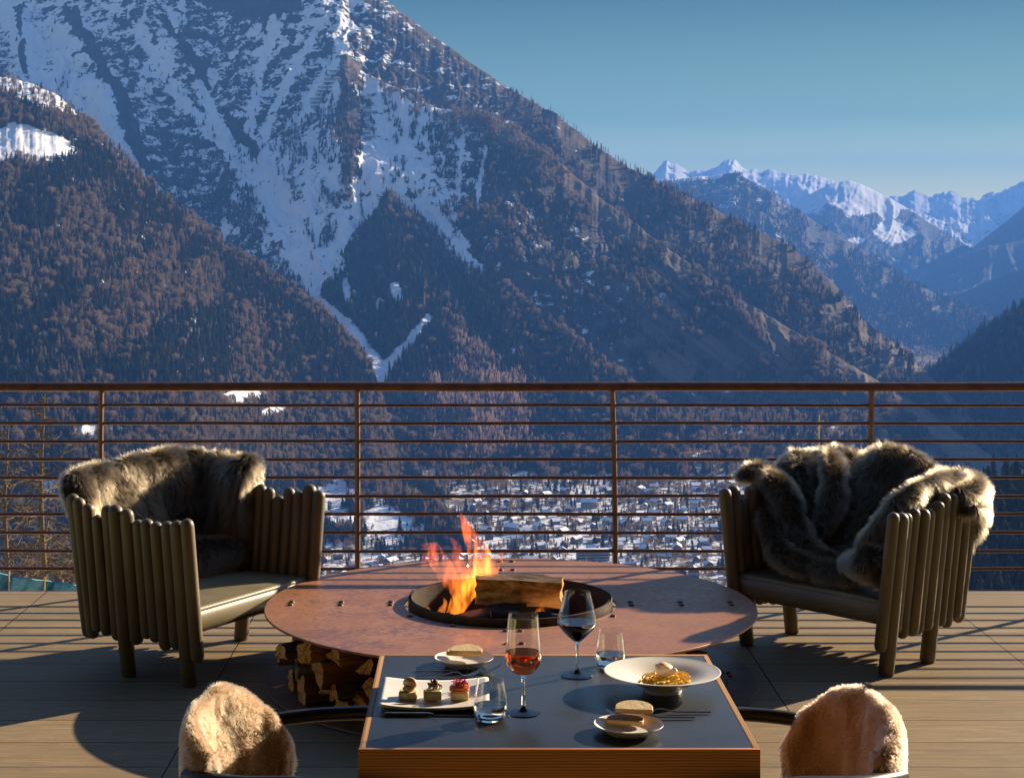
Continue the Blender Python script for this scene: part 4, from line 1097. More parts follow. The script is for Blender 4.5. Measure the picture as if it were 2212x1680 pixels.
# ---- flames
def flame_mat(name, strength, c_lo, c_hi, z0, z1, sc=14.0):
    m = bpy.data.materials.new(name); m.use_nodes = True; t = m.node_tree; t.nodes.clear()
    out = t.nodes.new('ShaderNodeOutputMaterial'); e = t.nodes.new('ShaderNodeEmission')
    tc = t.nodes.new('ShaderNodeTexCoord'); mp = t.nodes.new('ShaderNodeMapping'); mp.inputs['Scale'].default_value = (1, 1, .30); mp.inputs['Rotation'].default_value = (0, .25, 0)
    nz = t.nodes.new('ShaderNodeTexNoise'); nz.inputs['Scale'].default_value = sc * 2.2; nz.inputs['Detail'].default_value = 3; nz.inputs['Distortion'].default_value = 0.8
    rp = t.nodes.new('ShaderNodeValToRGB'); rp.color_ramp.elements[0].position = .43; rp.color_ramp.elements[1].position = .62
    rp.color_ramp.elements[0].color = (.03, .03, .03, 1)
    sx = t.nodes.new('ShaderNodeSeparateXYZ'); mr = t.nodes.new('ShaderNodeMapRange'); mr.inputs['From Min'].default_value = z0; mr.inputs['From Max'].default_value = z1
    cr = t.nodes.new('ShaderNodeValToRGB'); cr.color_ramp.elements[0].color = (*c_lo, 1); cr.color_ramp.elements[1].color = (*c_hi, 1)
    mu = t.nodes.new('ShaderNodeMath'); mu.operation = 'MULTIPLY'; mu.inputs[1].default_value = strength
    L = t.links.new
    L(tc.outputs['Object'], mp.inputs[0]); L(mp.outputs[0], nz.inputs['Vector']); L(nz.outputs['Fac'], rp.inputs[0]); L(rp.outputs[0], mu.inputs[0])
    L(tc.outputs['Object'], sx.inputs[0]); L(sx.outputs['Z'], mr.inputs[0]); L(mr.outputs[0], cr.inputs[0])
    L(cr.outputs[0], e.inputs['Color']); L(mu.outputs[0], e.inputs['Strength']); L(e.outputs[0], out.inputs['Volume'])
    try: m.cycles.volume_step_rate = 0.2
    except Exception: pass
    return m
M_FL = flame_mat('flame', 26, (1.0, 0.26, 0.022), (1.0, 0.15, 0.02), -.05, .36)
M_FL2 = flame_mat('faint_flame', 14, (1.0, 0.24, 0.03), (1.0, 0.12, 0.03), -.05, .25)
def flame_tongue(b, pts, rad, d=6.95, dd=0.0, flat=.55):
    P = [at(x, y, d + dd * i) - FO for i, (x, y) in enumerate(pts)]
    # round the polyline
    Q, R = [], []
    for i in range(len(P) - 1):
        for s in range(6):
            t = s / 6; p0 = P[max(i - 1, 0)]; p1, p2 = P[i], P[i + 1]; p3 = P[min(i + 2, len(P) - 1)]
            Q.append(0.5 * ((2 * p1) + (p2 - p0) * t + (2 * p0 - 5 * p1 + 4 * p2 - p3) * t * t + (3 * p1 - p0 - 3 * p2 + p3) * t ** 3)); R.append(rad[i] + (rad[i + 1] - rad[i]) * t)
    Q.append(P[-1]); R.append(rad[-1])
    b.tube(Q, [max(r, .001) for r in R], 14, flat=flat, up=(0, 1, 0))
FO = at(1000, 1300, 6.95)
def flames():
    b = MB()
    flame_tongue(b, [(985, 1330), (1005, 1275), (1040, 1232), (1032, 1190), (1012, 1150), (994, 1108)], [.018, .050, .062, .046, .028, .004])
    flame_tongue(b, [(1005, 1285), (1048, 1245), (1068, 1215), (1088, 1192)], [.02, .042, .030, .003], 6.97)
    flame_tongue(b, [(975, 1325), (990, 1290), (1008, 1262), (1020, 1235)], [.02, .03, .022, .003], 6.90)
    o = b.build('fire_flame', M_FL, smooth=180, loc=FO); tag(o, 'tall orange flame rising from the fire bowl left of the log', 'flame')
    b = MB()
    flame_tongue(b, [(995, 1290), (972, 1250), (950, 1215), (935, 1185), (905, 1180)], [.02, .045, .040, .028, .006], 7.0)
    flame_tongue(b, [(985, 1275), (960, 1225), (925, 1205), (915, 1230)], [.02, .040, .030, .006], 7.02)
    flame_tongue(b, [(1000, 1270), (975, 1235), (962, 1212), (940, 1205)], [.02, .026, .02, .003], 6.96)
    flame_tongue(b, [(1005, 1250), (990, 1215), (985, 1180), (972, 1160)], [.02, .026, .02, .003], 7.0)
    o = b.build('fire_flame', M_FL2, smooth=180, loc=FO); tag(o, 'faint transparent flame drifting left over the rim', 'flame')
    b = MB()
    flame_tongue(b, [(960, 1335), (955, 1320), (962, 1305), (958, 1290)], [.010, .020, .012, .002], 6.80)
    flame_tongue(b, [(920, 1333), (925, 1322), (922, 1308)], [.010, .014, .002], 6.80)
    o = b.build('fire_flame', M_FL, smooth=180, loc=FO); tag(o, 'small orange flames licking up at the left inside of bowl', 'flame')
    b = MB()
    flame_tongue(b, [(1170, 1345), (1165, 1325), (1172, 1312), (1166, 1300)], [.010, .022, .014, .002], 6.80)
    o = b.build('fire_flame', M_FL, smooth=180, loc=FO); tag(o, 'small orange flame under the right end of the big log', 'flame')
flames()

def sky_blockers():  # added out of view to block sky light and darken the deck
    """unseen wall and roof added behind and above the viewer to shade the deck"""
    m = simple('dark_timber_boards', (0.07, 0.045, 0.03), (0.045, 0.03, 0.02), 0.7, 3, (.3, 3, 3))
    o = MB().box((0.5, -3.3, 2.3), (22, 0.3, 5.2)).build('added_shade_wall', m, smooth=0); tag(o, kind='structure')
    o = MB().box((0.5, 1.6, 3.60), (22, 9.6, 0.25)).build('added_shade_roof', m, smooth=0); tag(o, kind='structure')
sky_blockers()
# ================================================================ fur
def hair_mat(name, root, tip, rough=0.35, coat=0.0, var=0.3):
    t = NT(name); hi = t.n('ShaderNodeHairInfo')
    c = t.ramp(hi.outputs['Intercept'], [(0.0, root), (0.5, tuple(a * .7 + b * .3 for a, b in zip(root, tip))), (1.0, tip)])
    k = t.math('MULTIPLY_ADD', hi.outputs['Random'], 2 * var, 1 - var)
    hs = t.n('ShaderNodeHueSaturation'); t.l(c, hs.inputs['Color']); t.l(k, hs.inputs['Value'])
    p = t.n('ShaderNodeBsdfHairPrincipled'); p.parametrization = 'COLOR'
    t.l(hs.outputs[0], p.inputs['Color']); p.inputs['Roughness'].default_value = rough; p.inputs['Radial Roughness'].default_value = 0.4
    t.l(p.outputs[0], t.out.inputs['Surface']); return t.mat
def fur(o, n, length, m, radius=0.0006, flow=(0, 0, -1), kn=0.75, kf=0.55, wild=0.25, clump=14.0, K=5, seed=3, curl=0.0, name='fur'):
    me = o.data; me.calc_loop_triangles()
    nv = len(me.vertices); co = np.empty(nv * 3); me.vertices.foreach_get('co', co); co = co.reshape(-1, 3)
    no = np.empty(nv * 3); me.vertices.foreach_get('normal', no); no = no.reshape(-1, 3)
    tr = np.empty(len(me.loop_triangles) * 3, int); me.loop_triangles.foreach_get('vertices', tr); tr = tr.reshape(-1, 3)
    A = np.linalg.norm(np.cross(co[tr[:, 1]] - co[tr[:, 0]], co[tr[:, 2]] - co[tr[:, 0]]), axis=1); A /= A.sum()
    r = np.random.default_rng(seed); ti = r.choice(len(tr), n, p=A)
    u, v = r.random(n), r.random(n); s = u + v > 1; u[s] = 1 - u[s]; v[s] = 1 - v[s]
    w = np.stack([1 - u - v, u, v], 1)[..., None]
    P = (co[tr[ti]] * w).sum(1); N = (no[tr[ti]] * w).sum(1); N /= np.linalg.norm(N, axis=1, keepdims=True) + 1e-9
    F = np.broadcast_to(np.array(flow, float), P.shape)
    F = F - N * (F * N).sum(1, keepdims=True)
    nz = np.stack([vnoise(P[:, 0] * clump + 9 * k, P[:, 1] * clump - 5 * k, seed + k, P[:, 2] * clump) for k in (1, 2, 3)], 1)
    nf = np.stack([vnoise(P[:, 0] * clump * 5 + 9 * k, P[:, 1] * clump * 5 - 5 * k, seed + k + 5, P[:, 2] * clump * 5) for k in (1, 2, 3)], 1)
    D = kn * N + kf * F + wild * (nz * 1.3 + nf * 0.8) + 0.12 * r.normal(size=P.shape)
    D /= np.linalg.norm(D, axis=1, keepdims=True)
    L = length * r.uniform(0.55, 1.15, (n, 1)) * (1 + 0.25 * nz[:, :1])
    pts = np.empty((n, K, 3), np.float32)
    for k in range(K):
        f = k / (K - 1)
        pts[:, k] = P - N * 0.001 + D * L * f + (F * 0.45 * kf + np.array([0, 0, -0.12])) * L * f * f
        if curl: pts[:, k] += curl * f * np.stack([np.sin(f * 9 + nf[:, 0] * 9), np.cos(f * 9 + nf[:, 1] * 9), np.sin(f * 7 + nf[:, 2] * 9)], 1)
    hc = bpy.data.hair_curves.new(name); hc.add_curves([K] * n)
    hc.points.foreach_set('position', pts.ravel())
    rad = np.tile(np.linspace(1, 0.25, K), n) * radius * np.repeat(r.uniform(.7, 1.3, n), K)
    hc.points.foreach_set('radius', rad.astype(np.float32))
    hc.materials.append(m)
    ho = bpy.data.objects.new(name, hc); return link(ho, o)

# ================================================================ slatted armchairs
M_SLAT = simple('slat_leather', (0.165, 0.130, 0.078), (0.085, 0.066, 0.042), 0.48, 9, (1, 1, .18), 0.25, 60, .0015)
M_SEAT = simple('seat_leather', (0.215, 0.185, 0.110), (0.165, 0.138, 0.082), 0.42, 5, (1, 1, 1), 0.35, 70, .0015)
def upath(s):
    """U-shaped plan of the chair: position and outward normal at arc length s"""
    a, hw, hd, rc = 0.0, 0.385, 0.335, 0.15
    side = 2 * hd - rc; arc = rc * pi / 2; back = 2 * hw - 2 * rc
    if s < side: return Vector((-hw, -hd + s)), Vector((-1, 0))
    s -= side
    if s < arc: q = s / rc; return Vector((-hw + rc - rc * cos(q), hd - rc + rc * sin(q))), Vector((-cos(q), sin(q)))
    s -= arc
    if s < back: return Vector((-hw + rc + s, hd)), Vector((0, 1))
    s -= back
    if s < arc: q = s / rc; return Vector((hw - rc + rc * sin(q), hd - rc + rc * cos(q))), Vector((sin(q), cos(q)))
    s -= arc
    return Vector((hw, hd - rc - s)), Vector((1, 0))
U_SIDE = 0.52; U_ARC = 0.15 * pi / 2; U_BACK = 0.47; U_LEN = 2 * U_SIDE + 2 * U_ARC + U_BACK
def armchair(loc, rz, seed, label):
    root = empty('armchair', loc, rz); tag(root, label, 'armchair', 'slatted leather armchairs by the fire pit')
    r = random.Random(seed)
    n = 39; parts = {'l': MB(), 'b': MB(), 'r': MB()}
    legs = {1: None, 7: None, n - 2: None, n - 8: None}
    for i in range(n):
        s = U_LEN * (i + .0) / (n - 1); p, nn = upath(min(max(s, 0.0), U_LEN - 1e-6))
        which = 'l' if s < U_SIDE + U_ARC * .5 else ('r' if s > U_LEN - U_SIDE - U_ARC * .5 else 'b')
        rad = 0.0268 * r.uniform(.92, 1.08)
        if which == 'b': zt = r.uniform(.66, .71); zb = r.uniform(.13, .18)
        else:
            zt = r.uniform(.650, .692) + .03 * (s > U_SIDE - .2 and s < U_LEN - U_SIDE + .2); zb = r.uniform(.12, .165)
            if r.random() < .12: zt -= .04
            if i in (0, n - 1): zt = .675; zb = .10
        jit = r.uniform(-.008, .008)
        leg = i in legs
        if leg: zb = 0.0; rad = 0.032
        lean0, lean1 = -0.032, 0.052
        def pos(z): 
            k = lean0 + (lean1 - lean0) * z / .72 + jit
            return (p.x + nn.x * k, p.y + nn.y * k, z)
        b = MB()
        if leg:
            b.tube([pos(0.0), pos(.008), pos(.30)], [rad * .86, rad, rad], 14)
            b.build('leg', M_SLAT, root, 40)
            parts[which].tube([pos(.20), pos(.45), pos(zt - .02)], rad * .98, 14, roundcap=True)
        else:
            parts[which].tube([pos(zb + .028), pos(.45), pos(zt - .028)], rad, 14, roundcap=True)
    parts['l'].build('side_panel', M_SLAT, root, 50); parts['r'].build('side_panel', M_SLAT, root, 50); parts['b'].build('back_panel', M_SLAT, root, 50)
    # seat: leather box with a crowned top and a sewn front edge
    b = bmesh.new(); bmesh.ops.create_grid(b, x_segments=16, y_segments=14, size=1)
    W, Dp = 0.345, 0.305
    b2 = MB(); nx, ny = 17, 15
    P = []
    for j in range(ny):
        row = []
        for i in range(nx):
            u, v = i / (nx - 1) * 2 - 1, j / (ny - 1) * 2 - 1
            row.append((u * (W + .01 * (1 - v)), -0.005 + v * Dp, .305 + .022 * (1 - u * u) * (1 - v * v) + .006 * (1 - v) * .5))
        P.append(row)
    b.free()
    ring_t = [P[0][i] for i in range(nx)] + [P[j][-1] for j in range(1, ny)] + [P[-1][i] for i in range(nx - 2, -1, -1)] + [P[j][0] for j in range(ny - 2, 0, -1)]
    b2.grid(P)
    rows = [[(x, y, z) for x, y, z in ring_t]]
    for (g, dz) in ((.008, -.004), (.012, -.012), (.010, -.018), (.013, -.030), (.012, -.075), (.002, -.100), (-.02, -.108)):
        rows.append([(x * (1 + g / .33), y * (1 + g / .30) - .006 * (dz < -.02), z + dz) for x, y, z in ring_t])
    b2.grid(rows, closed_v=True)
    b2.add(rows[-1], [tuple(range(len(ring_t)))])
    bb = b2.build('seat', M_SEAT, root, 50)
    return root
CL = Vector((-1.175, 7.275, 0)); RL = radians(59)
CR = Vector((1.635, 7.44, 0)); RR = radians(-48)
armchair(CL, RL, 5, 'olive leather armchair of upright round slats, fur thrown over its back, left of fire pit')
armchair(CR, RR, 23, 'olive leather armchair of upright round slats, fur tumbled across its seat, right of fire pit')

# ================================================================ fur throws
LEAN = lambda z: -0.032 + 0.084 * min(z, .76) / .72
def drape(frame, s0, s1, ns, section, disp, n2=4, lean=None):
    """a sheet hung over a curved wall: section rows are (offset outward, z) given ztop"""
    P = []
    for i in [-1] + list(range(ns)) + [ns]:
        cap_ = 0.0 if i in (-1, ns) else 1.0; i = min(max(i, 0), ns - 1)
        s = s0 + (s1 - s0) * i / (ns - 1); p, nn, zt, w = frame(s)
        sec = section(s, zt, w); m = len(sec) * n2
        row = []
        arr = np.array(sec); tt = np.linspace(0, len(sec) - 1, m)
        oo = np.interp(tt, range(len(sec)), arr[:, 0]); zz = np.interp(tt, range(len(sec)), arr[:, 1])
        ker = np.array([1, 2, 3, 2, 1]) / 9.0
        oo[2:-2] = np.convolve(oo, ker, 'valid'); zz[2:-2] = np.convolve(zz, ker, 'valid')
        for j in range(m):
            d = disp(s, j / (m - 1))
            a = min(max((j / (m - 1) - .34) / .25, -1), 1)          # +1 on the inner face, -1 on the outer face
            of = (oo[j] - d * a) * cap_ + (lean(zz[j]) if lean else 0)
            row.append((p.x + nn.x * of, p.y + nn.y * of, zz[j] + d * (1 - abs(a))))
        P.append(row)
    return P
M_HIDE = simple('dark_hide', (0.035, 0.028, 0.022), None, 0.9, 10)
M_FUR = hair_mat('throw_fur', (0.011, 0.008, 0.006), (0.145, 0.108, 0.062), 0.32, var=.4)
M_FUR2 = hair_mat('throw_fur_dark', (0.018, 0.013, 0.010), (0.16, 0.12, 0.085), 0.32, var=.4)
def nz1(x, y, s): return float(vnoise(np.array([x]), np.array([y]), s)[0])
def throw_left():
    def frame(s):
        p, nn = upath(s); return p, nn, 0.0, 1.0
    def section(s, zt, w):
        f = (s - (U_SIDE - .06)) / (U_LEN - U_SIDE)
        z = .755 + .045 * sin(pi * min(max(f * 1.15, 0), 1)) - .05 * max(0, .12 - f) / .12
        end = max(0.0, (f - .80) / .2)
        e = 1 - .62 * sstep(.82, 1.0, f) - .5 * sstep(.10, 0.0, f)
        ob = .50 + .20 * sstep(.22, 0, f)
        z -= .05 * sstep(.92, 1.0, f) + .05 * sstep(.12, 0, f)
        return [(.030, ob + .03 * sin(s * 9)), (.034, ob + .06), (.036, (ob + z) / 2), (.038, z - .07), (.036, z - .015), (.010, z + .015), (-.030, z + .005), (-.040 - .016 * e, z - .05), (-.042 - .024 * e, z - .15), (-.042 - .034 * e, z - .26), (-.042 - .044 * e, z - .34), (-.042 - .06 * e, .36)]
    def disp(s, t):
        big = .038 * nz1(s * 5.5 + .4 * t, t * 2.0, 3) + .020 * nz1(s * 13, t * 4.5 + s * 3, 5) + .010 * nz1(s * 26, t * 9, 6)
        return big
    P = drape(frame, U_SIDE + .155, U_LEN - U_SIDE + .17, 84, section, disp, lean=LEAN)
    b = MB().grid(P)
    o = b.build('fur_throw', M_HIDE, smooth=180); o.location = CL; o.rotation_euler.z = RL
    return o
o = throw_left(); tag(o, 'grey brown fur throw draped over the back of the left armchair', 'fur throw')
for p in o.data.polygons: pass
def outward(o, c):
    """make all normals of an open sheet face away from a centre line above the wall"""
    b = bmesh.new(); b.from_mesh(o.data); bmesh.ops.recalc_face_normals(b, faces=list(b.faces)); b.faces.ensure_lookup_table()
    top = max(b.faces, key=lambda f: f.calc_center_median().z)
    if top.normal.z < 0: bmesh.ops.reverse_faces(b, faces=list(b.faces))
    b.to_mesh(o.data); b.free()
outward(o, None)
fur(o, int(85000 * FURK), .034, M_FUR, .00075, seed=3, wild=.38, clump=11, kf=.6)
def roll(name, tubes, c, label, cat, rz=0.0):
    b = MB()
    for pts, rad in tubes:
        Q, R = [], []; P = [Vector(p) for p in pts]
        for i in range(len(P) - 1):
            for s in range(7):
                t = s / 7; p0 = P[max(i - 1, 0)]; p1, p2 = P[i], P[i + 1]; p3 = P[min(i + 2, len(P) - 1)]
                Q.append(0.5 * ((2 * p1) + (p2 - p0) * t + (2 * p0 - 5 * p1 + 4 * p2 - p3) * t * t + (3 * p1 - p0 - 3 * p2 + p3) * t ** 3)); R.append(rad[i] + (rad[i + 1] - rad[i]) * t)
        Q.append(P[-1]); R.append(rad[-1])
        R = [r * (1 + .12 * nz1(i * .35, r * 50, 77)) for i, r in enumerate(R)]
        b.tube([q - c for q in Q], R, 16, roundcap=True)
    o = b.build(name, M_HIDE, smooth=180); o.location = c; tag(o, label, cat); return o
def loc2w(c, rz, x, y, z): return Vector((c.x + x * cos(rz) - y * sin(rz), c.y + x * sin(rz) + y * cos(rz), z))
L_ = lambda x, y, z: loc2w(CL, RL, x, y, z)
o = roll('fur_bolster', [([L_(-.24, .10, .385), L_(-.05, .085, .395), L_(.14, .06, .395), L_(.27, .04, .39)], [.062, .072, .072, .062])], L_(0, .1, .33), 'dark fur bolster lying on the seat of the left armchair', 'cushion')
fur(o, int(26000 * FURK), .030, M_FUR2, .0008, seed=9, wild=.3, flow=(-.4, -.4, -.8))

def throw_right():
    def frame(s):
        p, nn = upath(s); return p, nn, 0.0, 1.0
    S0, S1 = U_SIDE - .12, U_LEN - U_SIDE + .06
    def section(s, zt, w):
        f = (s - S0) / (S1 - S0)
        z = float(np.interp(f, [0, .10, .22, .34, .44, .55, .66, .78, .88, 1.0], [.715, .765, .775, .745, .815, .82, .755, .76, .755, .715]))
        out = float(np.interp(f, [0, .2, .5, .8, 1], [.64, .55, .5, .55, .62]))
        low = float(np.interp(f, [0, .25, .6, .9, 1], [.46, .36, .345, .38, .5]))
        ins = float(np.interp(f, [0, .2, .5, .8, 1], [.05, .11, .16, .12, .06]))
        return [(.04, out), (.05, out + .06), (.055, z - .12), (.052, z - .05), (.040, z - .01), (.0, z + .012), (-.045, z), (-.075 - ins * .1, z - .07), (-.10 - ins * .4, z - .17), (-.11 - ins * .8, z - .29), (-.14 - ins * 1.2, low + .05), (-.20 - ins * 1.5, low)]
    def disp(s, t):
        k = sstep(.3, .6, t)
        return (.035 + .045 * k) * nz1(s * 4.6 - 1.6 * t, t * 3.1 + s * 1.2, 23) + .026 * nz1(s * 10 + t * 3, t * 6, 25) + .01 * nz1(s * 24, t * 12, 26)
    P = drape(frame, S0, S1, 96, section, disp, lean=LEAN)
    Rm = Matrix.Rotation(RR, 4, 'Z')
    b = MB().grid([[Rm @ Vector(p) for p in row] for row in P])
    o = b.build('fur_throw', M_HIDE, smooth=180, loc=CR); tag(o, 'long fur throw tumbled over back, arms and seat of the right armchair', 'fur throw')
    outward(o, None)
    b = MB()
    W = [([at(1603, 1028, 7.74), at(1640, 1018, 7.76), at(1690, 1065, 7.62), at(1718, 1135, 7.50), at(1740, 1190, 7.42), at(1795, 1218, 7.30), at(1850, 1232, 7.16)], [.030, .055, .066, .066, .062, .055, .04]),
         ([at(1652, 1110, 7.55), at(1668, 1165, 7.46), at(1700, 1205, 7.36), at(1765, 1228, 7.26), at(1840, 1246, 7.12)], [.03, .05, .052, .048, .04]),
         ([at(1842, 1215, 7.14), at(1862, 1218, 7.06), at(1888, 1212, 7.04), at(1900, 1240, 7.02)], [.05, .085, .085, .05]),
         ([at(1868, 1175, 7.12), at(1905, 1125, 7.06), at(1950, 1082, 7.06), at(2000, 1052, 7.18), at(2050, 1046, 7.30), at(2088, 1064, 7.34), at(2106, 1105, 7.33), at(2102, 1145, 7.32), at(2088, 1182, 7.32)], [.035, .042, .048, .056, .060, .056, .048, .038, .010]),
         ([at(1790, 985, 7.82), at(1800, 1030, 7.66), at(1795, 1090, 7.58), at(1770, 1140, 7.52)], [.04, .06, .06, .03]),
         ([at(1640, 1030, 7.78), at(1700, 1060, 7.74), at(1760, 1100, 7.62), at(1800, 1115, 7.58)], [.05, .055, .05, .03])]
    Cc = CR.copy()
    for pts, rad in W:
        Q, R = [], []; Pp = [Vector(p) for p in pts]
        for i in range(len(Pp) - 1):
            for s in range(7):
                t = s / 7; p0 = Pp[max(i - 1, 0)]; p1, p2 = Pp[i], Pp[i + 1]; p3 = Pp[min(i + 2, len(Pp) - 1)]
                Q.append(0.5 * ((2 * p1) + (p2 - p0) * t + (2 * p0 - 5 * p1 + 4 * p2 - p3) * t * t + (3 * p1 - p0 - 3 * p2 + p3) * t ** 3)); R.append(rad[i] + (rad[i + 1] - rad[i]) * t)
        Q.append(Pp[-1]); R.append(rad[-1])
        R = [.78 * r * (1 + .22 * nz1(i * .35, r * 50, 78)) for i, r in enumerate(R)]
        b.tube([q - Cc for q in Q], R, 16, roundcap=True, flat=.8)
    f = b.build('fold', M_HIDE, o, smooth=180)
    fur(o, int(80000 * FURK), .036, M_FUR, .00075, seed=13, wild=.36, clump=11)
    fur(f, int(70000 * FURK), .034, M_FUR, .00075, seed=14, wild=.32, clump=12, name='fur')
throw_right()
# ================================================================ dining table
TX0, TX1, TY0, TY1, TZ = -0.228, 0.574, 3.461, 4.243, 0.75
TC = Vector(((TX0 + TX1) / 2, (TY0 + TY1) / 2, 0))
def wood_grain(name, axis, c1, c2, sc=1.0, rough=0.5, dist=3.0):
    t = NT(name)
    st = (0.35, 9, 9) if axis == 'X' else (9, 0.35, 9)
    v = t.coord('Object', st)
    n = t.noise(t.coord('Object', (1.2, 2.4, 5) if axis == 'X' else (2.4, 1.2, 5)), 2.4, 4, .55)
    w_ = t.n('ShaderNodeTexWave', wave_type='BANDS', bands_direction='Z' if axis == 'X' else 'X')
    w_.inputs['Scale'].default_value = 2.6 * sc; w_.inputs['Distortion'].default_value = dist; w_.inputs['Detail'].default_value = 3; w_.inputs['Detail Scale'].default_value = 1.1
    t.l(v, w_.inputs['Vector'])
    c = t.ramp(w_.outputs['Color'], [(0.15, c1), (0.62, c1), (0.88, c2)])
    c = t.mix(t.math('MULTIPLY', n, .5), c, tuple(x * .7 for x in c1))
    return t.principled(c, rough, 0, t.bump(w_.outputs['Color'], .06, .0006), .4)
M_APRON = wood_grain('larch_apron', 'X', (0.70, 0.29, 0.080), (0.38, 0.13, 0.034), 2.3, .5, 7.0)
M_EDGE = wood_grain('plywood_edge', 'Y', (0.56, 0.32, 0.14), (0.32, 0.15, 0.055), 1.5, .55, .4)
M_EDGEX = wood_grain('plywood_edge_long', 'X', (0.56, 0.32, 0.14), (0.36, 0.17, 0.06), 1.5, .55, .4)
def laminate():
    t = NT('slate_laminate'); v = t.coord('Object')
    f = t.noise(v, 260, 3, .7); g = t.noise(v, 9, 5, .65)
    c = t.ramp(g, [(.35, (.030, .034, .042)), (.7, (.042, .047, .057))])
    vo = t.n('ShaderNodeTexVoronoi'); vo.inputs['Scale'].default_value = 95; t.l(v, vo.inputs['Vector'])
    sp = t.math('MULTIPLY', t.ramp(vo.outputs['Distance'], [(.05, 1.), (.10, 0.)]), t.ramp(t.noise(v, 30, 2, .5), [(.55, 0.), (.65, .6)]))
    c = t.mix(sp, c, (.30, .29, .27))
    return t.principled(c, t.ramp(g, [(.3, .30), (.7, .38)]), 0, t.bump(f, .12, .0006), .5)
M_LAM = laminate()
def table():
    root = empty('dining_table', TC); tag(root, 'square dining table with dark slate top and striped larch edge', 'table')
    hx, hy = (TX1 - TX0) / 2, (TY1 - TY0) / 2
    MB().box((0, 0, TZ - .013), (2 * hx - .026, 2 * hy - .022, .026), bevel=.0006).build('tabletop', M_LAM, root, 40)
    for s in (-1, 1):
        MB().box((s * (hx - .0062), 0, TZ - .0545), (.0124, 2 * hy - .026, .110), bevel=.0012).build('side_edge', M_EDGE, root, 40)
    MB().box((0, hy - .0055, TZ - .0545), (2 * hx, .011, .110), bevel=.0012).build('apron', M_EDGEX, root, 40)
    MB().box((0, -hy + .006, TZ - .0585), (2 * hx + .002, .012, .118), bevel=.0015).build('apron', M_APRON, root, 40)
    MB().box((0, 0, TZ - .05), (2 * hx - .03, 2 * hy - .03, .04)).build('core_board', M_EDGEX, root, 0)
    for sx in (-1, 1):
        for sy in (-1, 1):
            MB().box((sx * (hx - .06), sy * (hy - .06), (TZ - .075) / 2), (.05, .05, TZ - .075), bevel=.003).build('leg', M_IRON, root, 40)
table()

# ---------------------------------------------------------------- glass
def thin_glass(name, tint=(0.985, 0.99, 0.99)):
    t = NT(name); tr = t.n('ShaderNodeBsdfTransparent'); tr.inputs['Color'].default_value = (*tint, 1)
    gl = t.n('ShaderNodeBsdfGlossy'); gl.inputs['Roughness'].default_value = .015; gl.inputs['Color'].default_value = (1, 1, 1, 1)
    fr = t.n('ShaderNodeFresnel'); ge = t.n('ShaderNodeNewGeometry'); t.l(t.math('MULTIPLY_ADD', ge.outputs['Backfacing'], 1 / 1.5 - 1.5, 1.5), fr.inputs['IOR'])
    mx = t.n('ShaderNodeMixShader'); t.l(fr.outputs[0], mx.inputs[0]); t.l(tr.outputs[0], mx.inputs[1]); t.l(gl.outputs[0], mx.inputs[2]); t.l(mx.outputs[0], t.out.inputs['Surface'])
    return t.mat
def solid_glass(name, col=(1, 1, 1), ior=1.5, rough=0.0):
    t = NT(name); g = t.n('ShaderNodeBsdfGlass'); g.inputs['Color'].default_value = (*col, 1); g.inputs['IOR'].default_value = ior; g.inputs['Roughness'].default_value = rough
    t.l(g.outputs[0], t.out.inputs['Surface']); return t.mat
M_GLASS = thin_glass('thin_glass'); M_STEM = solid_glass('stem_glass', (.97, .98, .98))
M_WATER = solid_glass('water', (.97, .985, .99), 1.33)
M_ROSE = solid_glass('rose_wine', (0.95, 0.32, 0.13), 1.34)
M_RED = simple('red_wine', (0.020, 0.002, 0.004), None, 0.02, spec=.5)
def smooth_prof(p, k=5):
    out = []
    for i in range(len(p) - 1):
        p0 = p[max(i - 1, 0)]; p1, p2 = p[i], p[i + 1]; p3 = p[min(i + 2, len(p) - 1)]
        for s in range(k):
            t = s / k
            out.append(tuple(max(0, .5 * (2 * p1[q] + (p2[q] - p0[q]) * t + (2 * p0[q] - 5 * p1[q] + 4 * p2[q] - p3[q]) * t * t + (3 * p1[q] - p0[q] - 3 * p2[q] + p3[q]) * t ** 3)) if q == 0 else
                             .5 * (2 * p1[q] + (p2[q] - p0[q]) * t + (2 * p0[q] - 5 * p1[q] + 4 * p2[q] - p3[q]) * t * t + (3 * p1[q] - p0[q] - 3 * p2[q] + p3[q]) * t ** 3) for q in (0, 1)))
    out.append(p[-1]); return out
def cut(prof, z):
    """part of a rising profile below z, closed at the level"""
    out = []
    for (r0, z0), (r1, z1) in zip(prof[:-1], prof[1:]):
        out.append((r0, z0))
        if z1 >= z: 
            f = (z - z0) / (z1 - z0 + 1e-9); out.append((r0 + (r1 - r0) * f, z)); return out
    return prof
def wine_glass(loc, bowl, foot_r, stem_z, level, wine, label):
    root = empty('wine_glass', loc); tag(root, label, 'wine glass')
    pb = smooth_prof(bowl)
    th = .0009
    inner = [(max(0, r - th), z + (th if r < .02 else 0)) for r, z in pb]
    MB().lathe(pb + [(pb[-1][0] - th * .5, pb[-1][1] + th * .5)] + inner[::-1], 56).build('bowl', M_GLASS, root, 180)
    z0 = bowl[0][1]
    ps = smooth_prof([(foot_r, .0), (foot_r, .0016), (foot_r * .72, .0040), (.011, .0075), (.0048, .014), (.0036, .030), (.0033, stem_z * .6), (.0040, stem_z - .008), (.0075, z0 + .0005), (.004, z0 + .0018), (0, z0 + .002)], 4)
    MB().lathe([(0, 0.0)] + ps, 48).build('stem', M_STEM, root, 180)
    pl = cut([(max(0, r - .0002), z) for r, z in inner], level)
    MB().lathe([(0, pl[0][1])] + pl + [(pl[-1][0] * .5, level), (0, level)], 56).build('wine', wine, root, 60)
    return root
